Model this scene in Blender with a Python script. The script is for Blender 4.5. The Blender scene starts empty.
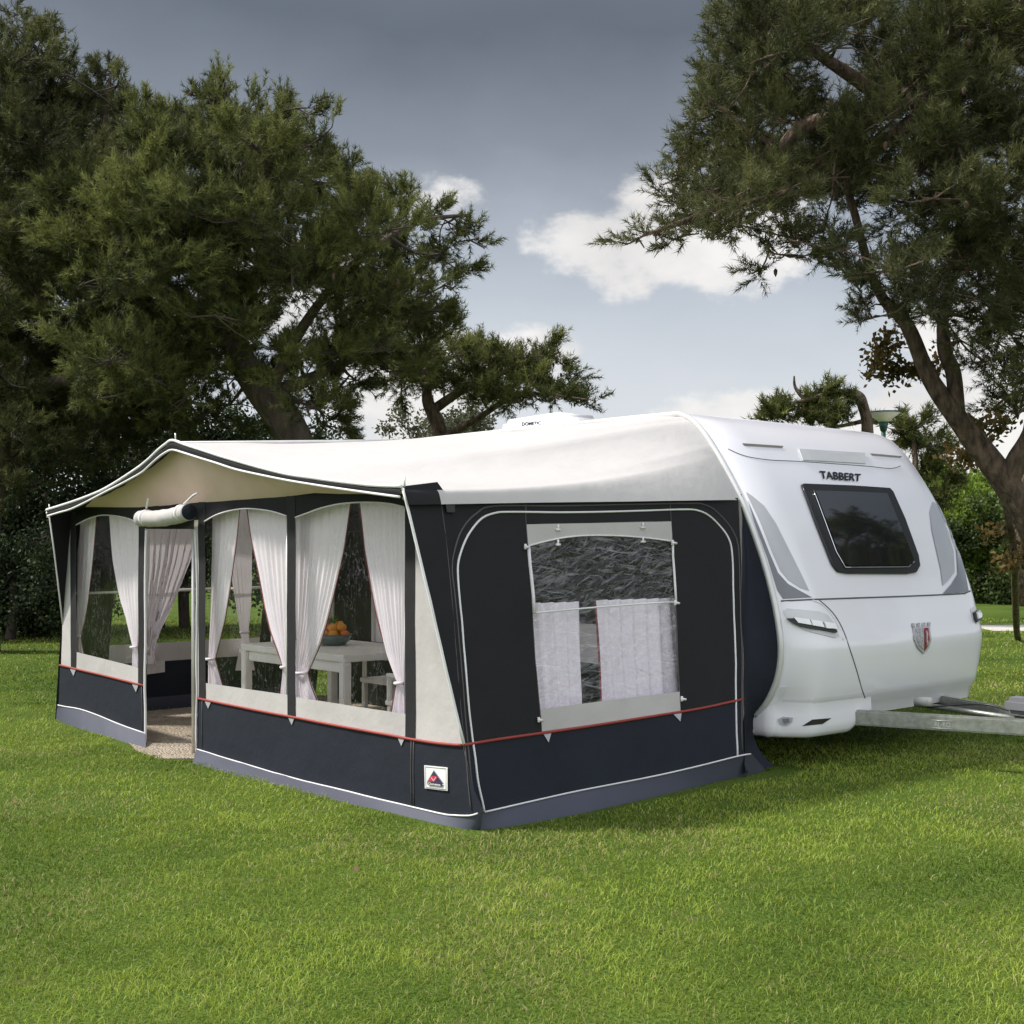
import bpy, bmesh, math, random
import numpy as np
from mathutils import Vector, Matrix, noise
from mathutils.bvhtree import BVHTree

random.seed(7)
RNG = np.random.default_rng(11)
SC = bpy.context.scene
COL = SC.collection
F_, HOR, CAMH = 1260.0, 546.0, 1.5

# ------------------------------------------------------------------ geometry helpers
CAM = Vector((0, 0, CAMH))
def ray(x, y): return Vector(((x-512)/F_, 1.0, (HOR-y)/F_))
def ground(x, y, z=0.0):
    r = ray(x, y); return CAM + r*((z-CAMH)/r.z)
def at(x, y, d): return CAM + ray(x, y)*d

G0 = ground(474, 831); G1 = ground(55, 719)
U = (G1-G0); LEN = U.length; U.normalize()
V = Vector((U.y, -U.x, 0))
D = 2.66
def L(s, t, z): return G0 + U*s + V*t + Vector((0, 0, z))
def loc(p):
    q = p-G0; return (q.dot(U), q.dot(V), p.z)
def hit(x, y, p0, n):
    r = ray(x, y); return CAM + r*((p0-CAM).dot(n)/r.dot(n))
def wrinkle(p, a=0.007):
    return a*(noise.noise(p*2.3)+0.5*noise.noise(p*6.1+Vector((3, 1, 7))))
def plane_t(t):
    P0 = L(0, t, 0)
    return lambda x, y, off=0.0: hit(x, y, P0, V) - V*off
def onF(x, y, off=0.0):
    p = hit(x, y, G0, V); return p - V*(off+wrinkle(p))
visor = plane_t(-0.22)
ctop = hit(437, 497, G0, V); cbot = G0.copy()
nS = (ctop-cbot).cross(V).normalized()
if nS.dot(CAM-G0) < 0: nS = -nS
def onS(x, y, off=0.0):
    p = hit(x, y, G0, nS); return p + nS*(off+wrinkle(p)+.004*noise.noise(Vector((p.z*7+p.x*2.2, p.x*1.3, p.z*2.0))))
onC = plane_t(D)
# left side wall, leaning like its mirror
lt0 = L(LEN, 0, 0); lt1 = L(LEN-0.30, 0, 1.8)
nL = (lt1-lt0).cross(V).normalized()
if nL.dot(U) < 0: nL = -nL
def onL(x, y, off=0.0):
    p = hit(x, y, lt0, nL); return p - nL*(off+wrinkle(p))
def LW(t, z, off=0.0): return L(LEN-0.30*z/1.8, t, z) - nL*off

# ------------------------------------------------------------------ materials
MATS = {}
def newmat(name):
    m = bpy.data.materials.new(name); m.use_nodes = True
    nt = m.node_tree; nt.nodes.clear()
    out = nt.nodes.new('ShaderNodeOutputMaterial')
    return m, nt, out
def N(nt, typ, **kw):
    n = nt.nodes.new(typ)
    for k, v in kw.items():
        if k in n.inputs: n.inputs[k].default_value = v
        else: setattr(n, k, v)
    return n
def mapped(nt, scale):
    tc = N(nt, 'ShaderNodeTexCoord'); mp = N(nt, 'ShaderNodeMapping')
    mp.inputs['Scale'].default_value = scale
    nt.links.new(tc.outputs['Object'], mp.inputs['Vector']); return mp.outputs['Vector']
def mat(name, col, rough=0.6, metal=0.0, var=0.12, vscale=4.0, bump=0.0, bscale=40.0, coat=0.0, transl=0.0, spec=0.5, stretch=(1, 1, 1), bdist=0.01):
    if name in MATS: return MATS[name]
    m, nt, out = newmat(name); lk = nt.links.new
    b = N(nt, 'ShaderNodeBsdfPrincipled', Roughness=rough, Metallic=metal)
    b.inputs['Specular IOR Level'].default_value = spec
    b.inputs['Coat Weight'].default_value = coat
    b.inputs['Coat Roughness'].default_value = 0.05
    vec = mapped(nt, stretch)
    nz = N(nt, 'ShaderNodeTexNoise', Scale=vscale, Detail=6.0); lk(vec, nz.inputs['Vector'])
    rp = N(nt, 'ShaderNodeMapRange'); rp.inputs['From Min'].default_value = .25; rp.inputs['From Max'].default_value = .75
    rp.inputs['To Min'].default_value = 1-var; rp.inputs['To Max'].default_value = 1+var
    lk(nz.outputs['Fac'], rp.inputs['Value'])
    mx = N(nt, 'ShaderNodeVectorMath', operation='SCALE'); mx.inputs[0].default_value = col[:3]
    lk(rp.outputs['Result'], mx.inputs['Scale']); lk(mx.outputs['Vector'], b.inputs['Base Color'])
    if bump:
        n2 = N(nt, 'ShaderNodeTexNoise', Scale=bscale, Detail=5.0); lk(vec, n2.inputs['Vector'])
        bp = N(nt, 'ShaderNodeBump', Strength=bump, Distance=bdist); lk(n2.outputs['Fac'], bp.inputs['Height'])
        lk(bp.outputs['Normal'], b.inputs['Normal'])
    if transl:
        tr = N(nt, 'ShaderNodeBsdfTranslucent'); lk(mx.outputs['Vector'], tr.inputs['Color'])
        ms = N(nt, 'ShaderNodeMixShader', Fac=transl); lk(b.outputs[0], ms.inputs[1]); lk(tr.outputs[0], ms.inputs[2])
        lk(ms.outputs[0], out.inputs['Surface'])
    else: lk(b.outputs[0], out.inputs['Surface'])
    MATS[name] = m; return m
def cloth(name, col, **kw):
    """woven awning cloth: broad soft folds in the bump plus a fine weave"""
    if name in MATS: return MATS[name]
    m = mat(name, col, rough=kw.pop('rough', .75), var=kw.pop('var', .10), vscale=2.5, bump=.35, bscale=5.0, bdist=.03, spec=.25, **kw)
    nt = m.node_tree; lk = nt.links.new
    b = next(n for n in nt.nodes if n.type == 'BSDF_PRINCIPLED'); bp = next(n for n in nt.nodes if n.type == 'BUMP')
    vec = mapped(nt, (1, 1, 1))
    n3 = N(nt, 'ShaderNodeTexNoise', Scale=420.0, Detail=2.0); lk(vec, n3.inputs['Vector'])
    b2 = N(nt, 'ShaderNodeBump', Strength=.25, Distance=.002); lk(n3.outputs['Fac'], b2.inputs['Height']); lk(bp.outputs['Normal'], b2.inputs['Normal'])
    lk(b2.outputs['Normal'], b.inputs['Normal'])
    return m
def pvc(name, tint, fac_lo, fac_hi, scale, strength, stretch=(1, 1, 1), dist=.03, glint=.2, cscale=15.0):
    m, nt, out = newmat(name); lk = nt.links.new
    tr = N(nt, 'ShaderNodeBsdfTransparent', Color=(*tint, 1))
    gl = N(nt, 'ShaderNodeBsdfGlossy', Roughness=.06, Color=(1, 1, 1, 1))
    vec = mapped(nt, stretch)
    nz = N(nt, 'ShaderNodeTexNoise', Scale=scale, Detail=3.0, Distortion=.8); lk(vec, nz.inputs['Vector'])
    bp = N(nt, 'ShaderNodeBump', Strength=strength, Distance=dist); lk(nz.outputs['Fac'], bp.inputs['Height'])
    lk(bp.outputs['Normal'], gl.inputs['Normal'])
    lw = N(nt, 'ShaderNodeLayerWeight', Blend=.5); lk(bp.outputs['Normal'], lw.inputs['Normal'])
    fr = N(nt, 'ShaderNodeMath', operation='POWER'); lk(lw.outputs['Facing'], fr.inputs[0]); fr.inputs[1].default_value = 4.0
    mr = N(nt, 'ShaderNodeMapRange'); mr.inputs['To Min'].default_value = fac_lo; mr.inputs['To Max'].default_value = fac_hi
    lk(fr.outputs[0], mr.inputs['Value'])
    ms = N(nt, 'ShaderNodeMixShader'); lk(mr.outputs['Result'], ms.inputs[0]); lk(tr.outputs[0], ms.inputs[1]); lk(gl.outputs[0], ms.inputs[2])
    # sky glints along the film's folds, painted in as diffuse white
    n2 = N(nt, 'ShaderNodeTexNoise', Scale=cscale, Detail=1.6, Distortion=2.2, Roughness=.5); lk(vec, n2.inputs['Vector'])
    ab = N(nt, 'ShaderNodeMath', operation='SUBTRACT'); lk(n2.outputs['Fac'], ab.inputs[0]); ab.inputs[1].default_value = .5
    ab2 = N(nt, 'ShaderNodeMath', operation='ABSOLUTE'); lk(ab.outputs[0], ab2.inputs[0])
    mr2 = N(nt, 'ShaderNodeMapRange'); lk(ab2.outputs[0], mr2.inputs['Value'])
    for k, x in zip(('From Min', 'From Max', 'To Min', 'To Max'), (.0, .020, 1.0, .0)): mr2.inputs[k].default_value = x
    n3 = N(nt, 'ShaderNodeTexNoise', Scale=cscale*.4, Detail=2.0); lk(vec, n3.inputs['Vector'])
    mr3 = N(nt, 'ShaderNodeMapRange'); lk(n3.outputs['Fac'], mr3.inputs['Value'])
    for k, x in zip(('From Min', 'From Max', 'To Min', 'To Max'), (.36, .52, .0, glint)): mr3.inputs[k].default_value = x
    mu = N(nt, 'ShaderNodeMath', operation='MULTIPLY'); lk(mr2.outputs['Result'], mu.inputs[0]); lk(mr3.outputs['Result'], mu.inputs[1])
    df = N(nt, 'ShaderNodeBsdfDiffuse', Color=(.86, .86, .9, 1))
    ms2 = N(nt, 'ShaderNodeMixShader'); lk(mu.outputs[0], ms2.inputs[0]); lk(ms.outputs[0], ms2.inputs[1]); lk(df.outputs[0], ms2.inputs[2])
    lk(ms2.outputs[0], out.inputs['Surface']); MATS[name] = m; return m
def leafmat(name, c0, c1, transl=.3, rough=.6):
    """foliage whose hue varies from shoot to shoot through a per-vertex tint value"""
    m, nt, out = newmat(name); lk = nt.links.new
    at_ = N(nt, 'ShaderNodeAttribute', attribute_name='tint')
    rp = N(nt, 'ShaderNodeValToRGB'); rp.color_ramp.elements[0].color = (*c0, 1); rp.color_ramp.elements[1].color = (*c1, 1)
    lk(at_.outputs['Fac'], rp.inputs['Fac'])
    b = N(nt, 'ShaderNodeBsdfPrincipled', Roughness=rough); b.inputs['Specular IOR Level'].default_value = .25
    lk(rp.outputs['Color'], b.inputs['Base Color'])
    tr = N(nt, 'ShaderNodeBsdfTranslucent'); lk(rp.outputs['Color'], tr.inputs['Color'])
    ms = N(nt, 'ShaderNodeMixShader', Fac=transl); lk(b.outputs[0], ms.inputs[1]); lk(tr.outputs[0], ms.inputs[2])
    lk(ms.outputs[0], out.inputs['Surface']); MATS[name] = m; return m

M_CHAR = cloth('charcoal_cloth', (.017, .0165, .019))
M_NAVY = cloth('navy_cloth', (.016, .020, .030))
M_SLATE = mat('slate_flap', (.062, .068, .096), .7, var=.08, vscale=3, bump=.3, bscale=300, bdist=.002)
M_PALE = cloth('pale_cloth', (.50, .48, .47))
M_BEIGE = cloth('gable_cloth', (.80, .61, .51), transl=.12)
M_ROOF = cloth('roof_cloth', (.655, .635, .625), transl=.2, var=.03)
M_WHITE = mat('white_piping', (.80, .79, .80), .5)
M_RED = mat('red_piping', (.30, .045, .036), .55)
M_TAPE = cloth('dark_tape', (.022, .022, .024))
M_SEAM = mat('seam_stitch', (.085, .08, .078), .7)
M_CURT = mat('sheer_curtain', (.95, .89, .96), .8, var=.03, transl=.18)
M_CTRIM = mat('curtain_trim', (.20, .035, .04), .7)
M_PVCF = pvc('clear_window', (.985, .985, .97), .015, .5, 5.0, .12, (1, 1, .5), .03, .10, 14.0)
M_PVCS = pvc('crinkled_window', (.965, .965, .975), .05, .9, 9.0, .8, (.75, .75, 2.0), .05, .0, 10.0)
def crease_glints(m):
    """short slanting white strokes where the film is creased"""
    nt = m.node_tree; lk = nt.links.new; out = next(n for n in nt.nodes if n.type == 'OUTPUT_MATERIAL'); src = out.inputs['Surface'].links[0].from_socket
    tc = N(nt, 'ShaderNodeTexCoord'); v = tc.outputs['Object']; masks = []
    for ang, sc, sd, lo in ((20, (6, 1, 44), 0, .55), (-6, (4, 1, 36), 3, .55), (48, (6, 1, 52), 7, .61), (10, (2.0, 1, 16), 11, .58)):
        a = N(nt, 'ShaderNodeMapping'); a.inputs['Rotation'].default_value = (0, 0, -math.atan2(V.y, V.x)); lk(v, a.inputs[0])
        b = N(nt, 'ShaderNodeMapping'); b.inputs['Rotation'].default_value = (0, math.radians(ang), 0); lk(a.outputs[0], b.inputs[0])
        c = N(nt, 'ShaderNodeMapping'); c.inputs['Scale'].default_value = sc; c.inputs['Location'].default_value = (sd, sd, sd); lk(b.outputs[0], c.inputs[0])
        n = N(nt, 'ShaderNodeTexNoise', Scale=1.3, Detail=2.5, Distortion=.7); lk(c.outputs[0], n.inputs['Vector'])
        r = N(nt, 'ShaderNodeMapRange'); lk(n.outputs['Fac'], r.inputs['Value'])
        for k, x in zip(('From Min', 'From Max', 'To Min', 'To Max'), (lo, lo+.20, 0., .27)): r.inputs[k].default_value = x
        masks.append(r.outputs['Result'])
    mx = masks[0]
    for q in masks[1:]:
        n = N(nt, 'ShaderNodeMath', operation='MAXIMUM'); lk(mx, n.inputs[0]); lk(q, n.inputs[1]); mx = n.outputs[0]
    df = N(nt, 'ShaderNodeBsdfDiffuse', Color=(.85, .86, .90, 1)); ms = N(nt, 'ShaderNodeMixShader'); lk(mx, ms.inputs[0]); lk(src, ms.inputs[1]); lk(df.outputs[0], ms.inputs[2]); lk(ms.outputs[0], out.inputs['Surface'])
crease_glints(M_PVCS)  # white reflections painted over the side window's folds
M_GEL = mat('caravan_gelcoat', (.85, .84, .89), .22, coat=.7, var=.015, vscale=1.5)
M_GREYD = mat('grey_decal', (.17, .175, .20), .3, coat=.4, var=.04)
M_GREYL = mat('light_grey_decal', (.42, .43, .46), .3, coat=.4, var=.04)
M_BLACK = mat('black_rubber', (.010, .010, .011), .35, var=.2)
M_GLASS = mat('tinted_acrylic', (.012, .013, .015), .04, spec=.9, var=.1, coat=1.0)
M_GAP = mat('panel_gap', (.10, .10, .11), .6)
M_ALU = mat('awning_rail_metal', (.72, .72, .70), .35, metal=.3)
M_GALV = mat('galvanised_steel', (.36, .37, .34), .45, metal=.75, var=.25, vscale=25, bump=.1, bscale=60)
M_LAMP = mat('marker_lens', (.93, .93, .95), .3, coat=1)
M_CHROME = mat('chrome', (.75, .76, .78), .12, metal=1)
M_PLAST = mat('grey_plastic', (.17, .175, .19), .5)
M_TABLE = mat('white_laminate', (.80, .79, .76), .4)
M_BARK = mat('pine_bark', (.085, .065, .050), .95, var=.55, vscale=7, bump=1.0, bscale=9, stretch=(1, 1, .35), bdist=.12)
M_BARKG = mat('grey_bark', (.125, .088, .062), .95, var=.85, vscale=14, bump=1.0, bscale=16, stretch=(1, 1, .4), bdist=.1)
M_TWIG = mat('twig_bark', (.07, .055, .045), .95, var=.4)
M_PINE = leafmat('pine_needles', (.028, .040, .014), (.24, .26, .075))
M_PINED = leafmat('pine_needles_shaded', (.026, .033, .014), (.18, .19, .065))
M_LEAFD = leafmat('evergreen_leaf', (.016, .028, .014), (.07, .10, .04))
M_LEAFB = leafmat('bright_leaf', (.06, .105, .014), (.27, .38, .05), .45)
M_LEAFO = leafmat('olive_leaf', (.05, .055, .03), (.15, .16, .09), .3)
M_LEAFR = leafmat('autumn_leaf', (.07, .075, .025), (.27, .17, .06), .45)
M_CONE = mat('pine_cone', (.07, .038, .026), .9)

# ------------------------------------------------------------------ object helpers
def link(o, parent=None):
    COL.objects.link(o)
    if parent is not None:
        o.parent = parent
        o.matrix_parent_inverse = base_inv(parent)
    return o
def base_inv(p):
    return Matrix.Translation(-p.location) if p.type == 'EMPTY' else Matrix.Identity(4)
def thing(name, label, cat, at_=(0, 0, 0), group=None):
    o = bpy.data.objects.new(name, None); o.empty_display_size = .2
    o.location = at_; COL.objects.link(o)
    return tag(o, label, cat, group)
def tag(o, label=None, cat=None, group=None, kind=None):
    if label: o['label'] = label
    if cat: o['category'] = cat
    if group: o['group'] = group
    if kind: o['kind'] = kind
    return o
def mk(name, vs, fs, m, parent=None, smooth=True, mats=None, fm=None):
    me = bpy.data.meshes.new(name); me.from_pydata([tuple(v) for v in vs], [], fs)
    for q in (mats or [m]): me.materials.append(q)
    if fm: me.polygons.foreach_set('material_index', fm)
    me.polygons.foreach_set('use_smooth', [smooth]*len(me.polygons)); me.update()
    return link(bpy.data.objects.new(name, me), parent)
def from_bm(name, bm, m, parent=None, smooth=False):
    me = bpy.data.meshes.new(name); bm.to_mesh(me); bm.free(); me.materials.append(m)
    me.polygons.foreach_set('use_smooth', [smooth]*len(me.polygons)); me.update()
    return link(bpy.data.objects.new(name, me), parent)
def np_mesh(name, verts, tris_n, per, m, parent=None, tint=None, smooth=False):
    """verts (n,3); faces are consecutive runs of `per` vertices"""
    me = bpy.data.meshes.new(name); n = len(verts); nf = n//per
    me.vertices.add(n); me.vertices.foreach_set('co', verts.astype(np.float32).ravel())
    me.loops.add(n); me.loops.foreach_set('vertex_index', np.arange(n, dtype=np.int32))
    me.polygons.add(nf); me.polygons.foreach_set('loop_start', np.arange(0, n, per, dtype=np.int32))
    me.polygons.foreach_set('loop_total', np.full(nf, per, dtype=np.int32))
    me.materials.append(m)
    if tint is not None:
        a = me.attributes.new('tint', 'FLOAT', 'POINT'); a.data.foreach_set('value', tint.astype(np.float32))
    me.update(calc_edges=True)
    return link(bpy.data.objects.new(name, me), parent)
def poly2d(poly, cut=None):
    bm = bmesh.new(); vs = [bm.verts.new((x, y, 0)) for x, y in poly]; bm.faces.new(vs)
    if cut:
        xs = [p[0] for p in poly]; ys = [p[1] for p in poly]
        for ax, lo, hi in ((0, min(xs), max(xs)), (1, min(ys), max(ys))):
            n = int((hi-lo)/cut)
            for i in range(1, n+1):
                c = lo+(hi-lo)*i/(n+1); co = [0, 0, 0]; no = [0, 0, 0]; co[ax] = c; no[ax] = 1
                bmesh.ops.bisect_plane(bm, geom=bm.verts[:]+bm.edges[:]+bm.faces[:], plane_co=co, plane_no=no)
    bmesh.ops.triangulate(bm, faces=bm.faces[:])
    return bm
def patch(name, poly, surf, m, parent=None, off=0.0, cut=12, thick=0.0, smooth=True):
    """a panel outlined by a polygon, laid on a surface, with its own thickness"""
    bm = poly2d(poly, cut)
    back = None
    if thick:
        base = [(v.co.x, v.co.y) for v in bm.verts]
        for v in bm.verts: v.co = surf(v.co.x, v.co.y, off)
        bmesh.ops.recalc_face_normals(bm, faces=bm.faces[:])
        bm.verts.ensure_lookup_table()
        f0 = bm.faces[:]
        ret = bmesh.ops.extrude_face_region(bm, geom=f0)
        nv = [g for g in ret['geom'] if isinstance(g, bmesh.types.BMVert)]
        # move the new copy outwards (towards where the surface faces)
        for v in nv:
            best = v.co
        o0 = {tuple(round(c, 5) for c in surf(x, y, off)): (x, y) for x, y in base}
        for v in nv:
            x, y = o0[tuple(round(c, 5) for c in v.co)]
            v.co = surf(x, y, off+thick)
        bmesh.ops.recalc_face_normals(bm, faces=bm.faces[:])
        return from_bm(name, bm, m, parent, False)
    for v in bm.verts: v.co = surf(v.co.x, v.co.y, off)
    bmesh.ops.recalc_face_normals(bm, faces=bm.faces[:]); bm.normal_update()
    if sum(f.normal.dot(CAM-f.calc_center_median())*f.calc_area() for f in bm.faces) < 0: bmesh.ops.reverse_faces(bm, faces=bm.faces[:])
    return from_bm(name, bm, m, parent, smooth)
def catmull(pts, k=6):
    out = []; P = [Vector(p) for p in pts]
    for i in range(len(P)-1):
        a = P[max(i-1, 0)]; b = P[i]; c = P[i+1]; d = P[min(i+2, len(P)-1)]
        for j in range(k):
            t = j/k
            out.append(0.5*((2*b)+(c-a)*t+(2*a-5*b+4*c-d)*t*t+(3*b-a-3*c+d)*t**3))
    out.append(P[-1]); return out
def tube_geo(pts, radii, seg=8, vs=None, fs=None, caps=True):
    vs = [] if vs is None else vs; fs = [] if fs is None else fs
    n = len(pts); pts = [Vector(p) for p in pts]
    if not hasattr(radii, '__len__'): radii = [radii]*n
    up = None; b0 = len(vs)
    for i in range(n):
        d = (pts[min(i+1, n-1)]-pts[max(i-1, 0)])
        if d.length < 1e-9: d = Vector((0, 0, 1))
        d.normalize()
        if up is None: up = Vector((0, 0, 1)) if abs(d.z) < .9 else Vector((1, 0, 0))
        x = d.cross(up)
        if x.length < 1e-5: x = d.cross(Vector((1, 0, 0)))
        x.normalize(); y = x.cross(d); up = y
        for k in range(seg):
            a = 2*math.pi*k/seg; vs.append(pts[i]+(x*math.cos(a)+y*math.sin(a))*radii[i])
    for i in range(n-1):
        for k in range(seg):
            a = b0+i*seg+k; b = b0+i*seg+(k+1) % seg; fs.append((a, b, b+seg, a+seg))
    if caps:
        fs.append(tuple(b0+k for k in range(seg))[::-1]); fs.append(tuple(b0+(n-1)*seg+k for k in range(seg)))
    return vs, fs
def tube(name, pts, r, m, parent=None, seg=8):
    vs, fs = tube_geo(pts, r, seg); return mk(name, vs, fs, m, parent)
def line(name, px, surf, r, m, parent=None, off=0.002, smooth_k=0, step=14, seg=6):
    """a round piping laid along a surface"""
    q = [Vector((x, y)) for x, y in px]
    if smooth_k: q = [Vector((v.x, v.y)) for v in catmull([(a.x, a.y, 0) for a in q], smooth_k)]
    out = []
    for a, b in zip(q, q[1:]):
        n = max(1, int((b-a).length/step))
        for i in range(n): out.append(a.lerp(b, i/n))
    out.append(q[-1])
    return tube(name, [surf(p.x, p.y, off) for p in out], r, m, parent, seg)
def box_geo(c, sx, sy, sz, ax, ay, az, vs, fs):
    b = len(vs)
    for i in (-1, 1):
        for j in (-1, 1):
            for k in (-1, 1): vs.append(c+ax*(i*sx/2)+ay*(j*sy/2)+az*(k*sz/2))
    for f in ((0, 1, 3, 2), (4, 6, 7, 5), (0, 4, 5, 1), (2, 3, 7, 6), (0, 2, 6, 4), (1, 5, 7, 3)): fs.append(tuple(b+i for i in f))
ZZ = Vector((0, 0, 1))
def box(name, c, s, m, parent=None, ax=None, ay=None, az=None, bev=.006):
    vs = []; fs = []
    box_geo(Vector(c), s[0], s[1], s[2], ax or U, ay or V, az or ZZ, vs, fs)
    bm = bmesh.new(); bv = [bm.verts.new(v) for v in vs]
    for f in fs: bm.faces.new([bv[i] for i in f])
    bmesh.ops.recalc_face_normals(bm, faces=bm.faces[:])
    if bev: bmesh.ops.bevel(bm, geom=bm.edges[:], offset=bev, segments=2, affect='EDGES')
    return from_bm(name, bm, m, parent, False)
def text_mesh(s, bold=0.0, shear=0.0, spacing=1.0):
    cu = bpy.data.curves.new('lettering', 'FONT'); cu.body = s; cu.offset = bold; cu.shear = shear; cu.space_character = spacing
    o = bpy.data.objects.new('lettering', cu); COL.objects.link(o)
    dg = bpy.context.evaluated_depsgraph_get(); dg.update()
    me = bpy.data.meshes.new_from_object(o.evaluated_get(dg))
    vs = [v.co.copy() for v in me.vertices]; fs = [tuple(p.vertices) for p in me.polygons]
    bpy.data.objects.remove(o); bpy.data.curves.remove(cu); bpy.data.meshes.remove(me)
    x0 = min(v.x for v in vs); x1 = max(v.x for v in vs); y0 = min(v.y for v in vs); y1 = max(v.y for v in vs)
    return [((v.x-x0)/(x1-x0), (v.y-y0)/(y1-y0)) for v in vs], fs
def text_on(name, s, quad, surf, m, parent, off, **kw):
    """lettering laid on a surface; quad = corners top-left, top-right, bottom-right, bottom-left"""
    uv, fs = text_mesh(s, **kw); tl, tr, br, bl = [Vector(q) for q in quad]
    vs = []
    for a, b in uv:
        p = (bl.lerp(br, a)).lerp(tl.lerp(tr, a), b); vs.append(surf(p.x, p.y, off))
    return mk(name, vs, fs, m, parent, False)
def tri_flip(o): return o

# ------------------------------------------------------------------ awning
AW = thing('caravan_awning', 'charcoal and white tent awning joined to the side of the white caravan', 'awning', G0)

# --- roof: ruled between the scalloped front edge and the caravan's awning rail, sagging a little
front_px = [(403, 487), (372, 485.5), (340, 482), (315, 478.5), (290, 475), (265, 469), (240, 462), (220, 456), (200, 449.5), (186, 445), (174, 441),
            (167, 445), (160, 450.5), (150, 460), (140, 468), (122, 480), (105, 490), (90, 496.5), (75, 502), (61, 506.5), (48, 510.5)]
fr = [loc(visor(*p)) for p in front_px]
fr = [(s, z) for s, t, z in fr]
sS = lambda z: loc(ctop)[0]*z/loc(ctop)[2]
f_prof = [(sS(1.72)-.028, 1.72), (sS(1.77)-.026, 1.77), (sS(1.80)-.014, 1.80)] + fr + [(fr[-1][0]+.008, 1.80), (fr[-1][0]+.02, 1.775), (fr[-1][0]+.035, 1.74)]
rail_px = [(757, 715), (768, 702), (777, 683), (781.5, 660), (781, 635), (775, 600), (765, 562), (752, 524), (740, 495), (728, 471), (716, 450), (705, 433), (693, 420), (680, 414)]
rail3 = [loc(onC(*p)) for p in rail_px]
rl = catmull([(s, z, 0) for s, t, z in rail3], 8)
rl = [(p.x, p.y) for p in rl]
RAILTOP = rl[-1][1]+.004
def rail_at_z(z):
    for (s0, z0), (s1, z1) in zip(rl, rl[1:]):
        if z0 <= z <= z1: return s0+(s1-s0)*(z-z0)/(z1-z0+1e-9)
    return rl[-1][0]
nF = len(fr); S_END = 5.6
b_prof = [(rail_at_z(1.815), 1.815), (rail_at_z(1.96), 1.96), (rail_at_z(2.09), 2.09)]
zc = [2.17, 2.24, 2.30, 2.35, 2.39, 2.425, 2.45]
half = []
for i in range(nF):
    a = i/(nF-1)
    if i < 7: half.append((rail_at_z(zc[i]), zc[i]))
    else:
        s = .80+(S_END-.15-.80)*((i-6)/(nF-7))**1.0
        half.append((s, RAILTOP-.0))
# fade the far end down like the near one
for k, (s, z) in zip(range(nF-1, nF-6, -1), [(S_END+.12, 2.03), (S_END+.02, 2.2), (S_END-.1, 2.33), (S_END-.28, 2.43), (S_END-.55, 2.47)]): half[k] = (s, z)
for i in range(7, nF-5):
    s = .80+(S_END-.75-.80)*(i-6)/(nF-12); half[i] = (s, RAILTOP)
b_prof += half + [(S_END+.14, 1.98), (S_END+.18, 1.9), (S_END+.22, 1.82)]
def densify(pr, k=3):
    q = []
    for (a, b), (c, d) in zip(pr, pr[1:]): q += [(a+(c-a)*j/k, b+(d-b)*j/k) for j in range(k)]
    q.append(pr[-1])
    for _ in range(5): q = [q[0]]+[((q[i-1][0]+2*q[i][0]+q[i+1][0])/4, (q[i-1][1]+2*q[i][1]+q[i+1][1])/4) for i in range(1, len(q)-1)]+[q[-1]]
    return q
FP = densify(f_prof); BP = densify(b_prof); na = len(FP); nb = 26
vs = []; fs = []; fm = []
for j in range(nb+1):
    b = j/nb
    for i in range(na):
        bw = b**(1+1.0*max(0, (i/9 if i < 9 else 1-(i-9)/11))); s = FP[i][0]*(1-bw)+BP[i][0]*bw; z = FP[i][1]*(1-bw)+BP[i][1]*bw
        s -= .06*b*(1-b**10)*max(0, 1-i/9)
        edge = min(1, max(0, (min(i, na-1-i)-9)/28))**2
        z -= .075*math.sin(math.pi*b)*edge*(1-.6*math.exp(-((s-3.1)/.35)**2))
        p = L(s, -.22+(D+.22)*b, z)
        rad = noise.noise(Vector((i*.55, b*1.2, 3.3)))*b*.010 + noise.noise(p*1.6)*.012
        vs.append(p+ZZ*rad*(1 if i > 9 else .3))
for j in range(nb):
    for i in range(na-1):
        a = j*na+i; fs.append((a, a+1, a+na+1, a+na))
        fm.append(1 if (j < 2 and i < 9) else 0)
mk('roof', vs, fs, None, AW, True, [M_ROOF, M_CHAR], fm)

vs = []; fs = []
for j in range(5):
    for i in range(9, na-9):
        k = i; b = (j/4*(.22/(D+.22)))**(1+1.0*max(0, (i/9 if i < 9 else 1-(i-9)/11))); p = L(FP[k][0]*(1-b)+BP[k][0]*b, -.215+.215*j/4, FP[k][1]*(1-b)+BP[k][1]*b-.014-.006*j); vs.append(p)
nq = na-18
for j in range(4):
    for i in range(nq-1): a = j*nq+i; fs.append((a, a+1, a+nq+1, a+nq))
mk('visor_shade_sheet', vs, fs, M_CHAR, AW)  # charcoal sheet put in for the shadow inside the visor
# --- visor band hanging from the front edge, with two rows of piping
low_px = [(402, 497), (372, 493), (340, 488.5), (314, 484.5), (290, 480.5), (265, 475.5), (238, 469.5), (218, 463), (200, 457.5), (186, 453), (174.5, 450),
          (167, 453), (160, 458), (150, 467), (143, 473), (124, 483.5), (108, 491.5), (90, 501), (73, 509), (61, 512.5), (49.5, 516)]
qa = catmull([(*p, 0) for p in front_px], 4); qb = catmull([(*p, 0) for p in low_px], 4)
vs = []; fs = []
for i, (a, b) in enumerate(zip(qa, qb)):
    for k in range(4):
        p = a.lerp(b, k/3); vs.append(visor(p.x, p.y, .006+.012*math.sin(math.pi*k/3)+.006*noise.noise(Vector((i*.35, k*.6, 0)))))
    if i: o = (i-1)*4; fs += [(o+k, o+k+1, o+k+5, o+k+4) for k in range(3)]
vb = mk('visor_band', vs, fs, M_CHAR, AW)
tube('piping', [visor(p.x, p.y-.6, .012) for p in qa], .011, M_WHITE, vb, 6)
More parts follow.
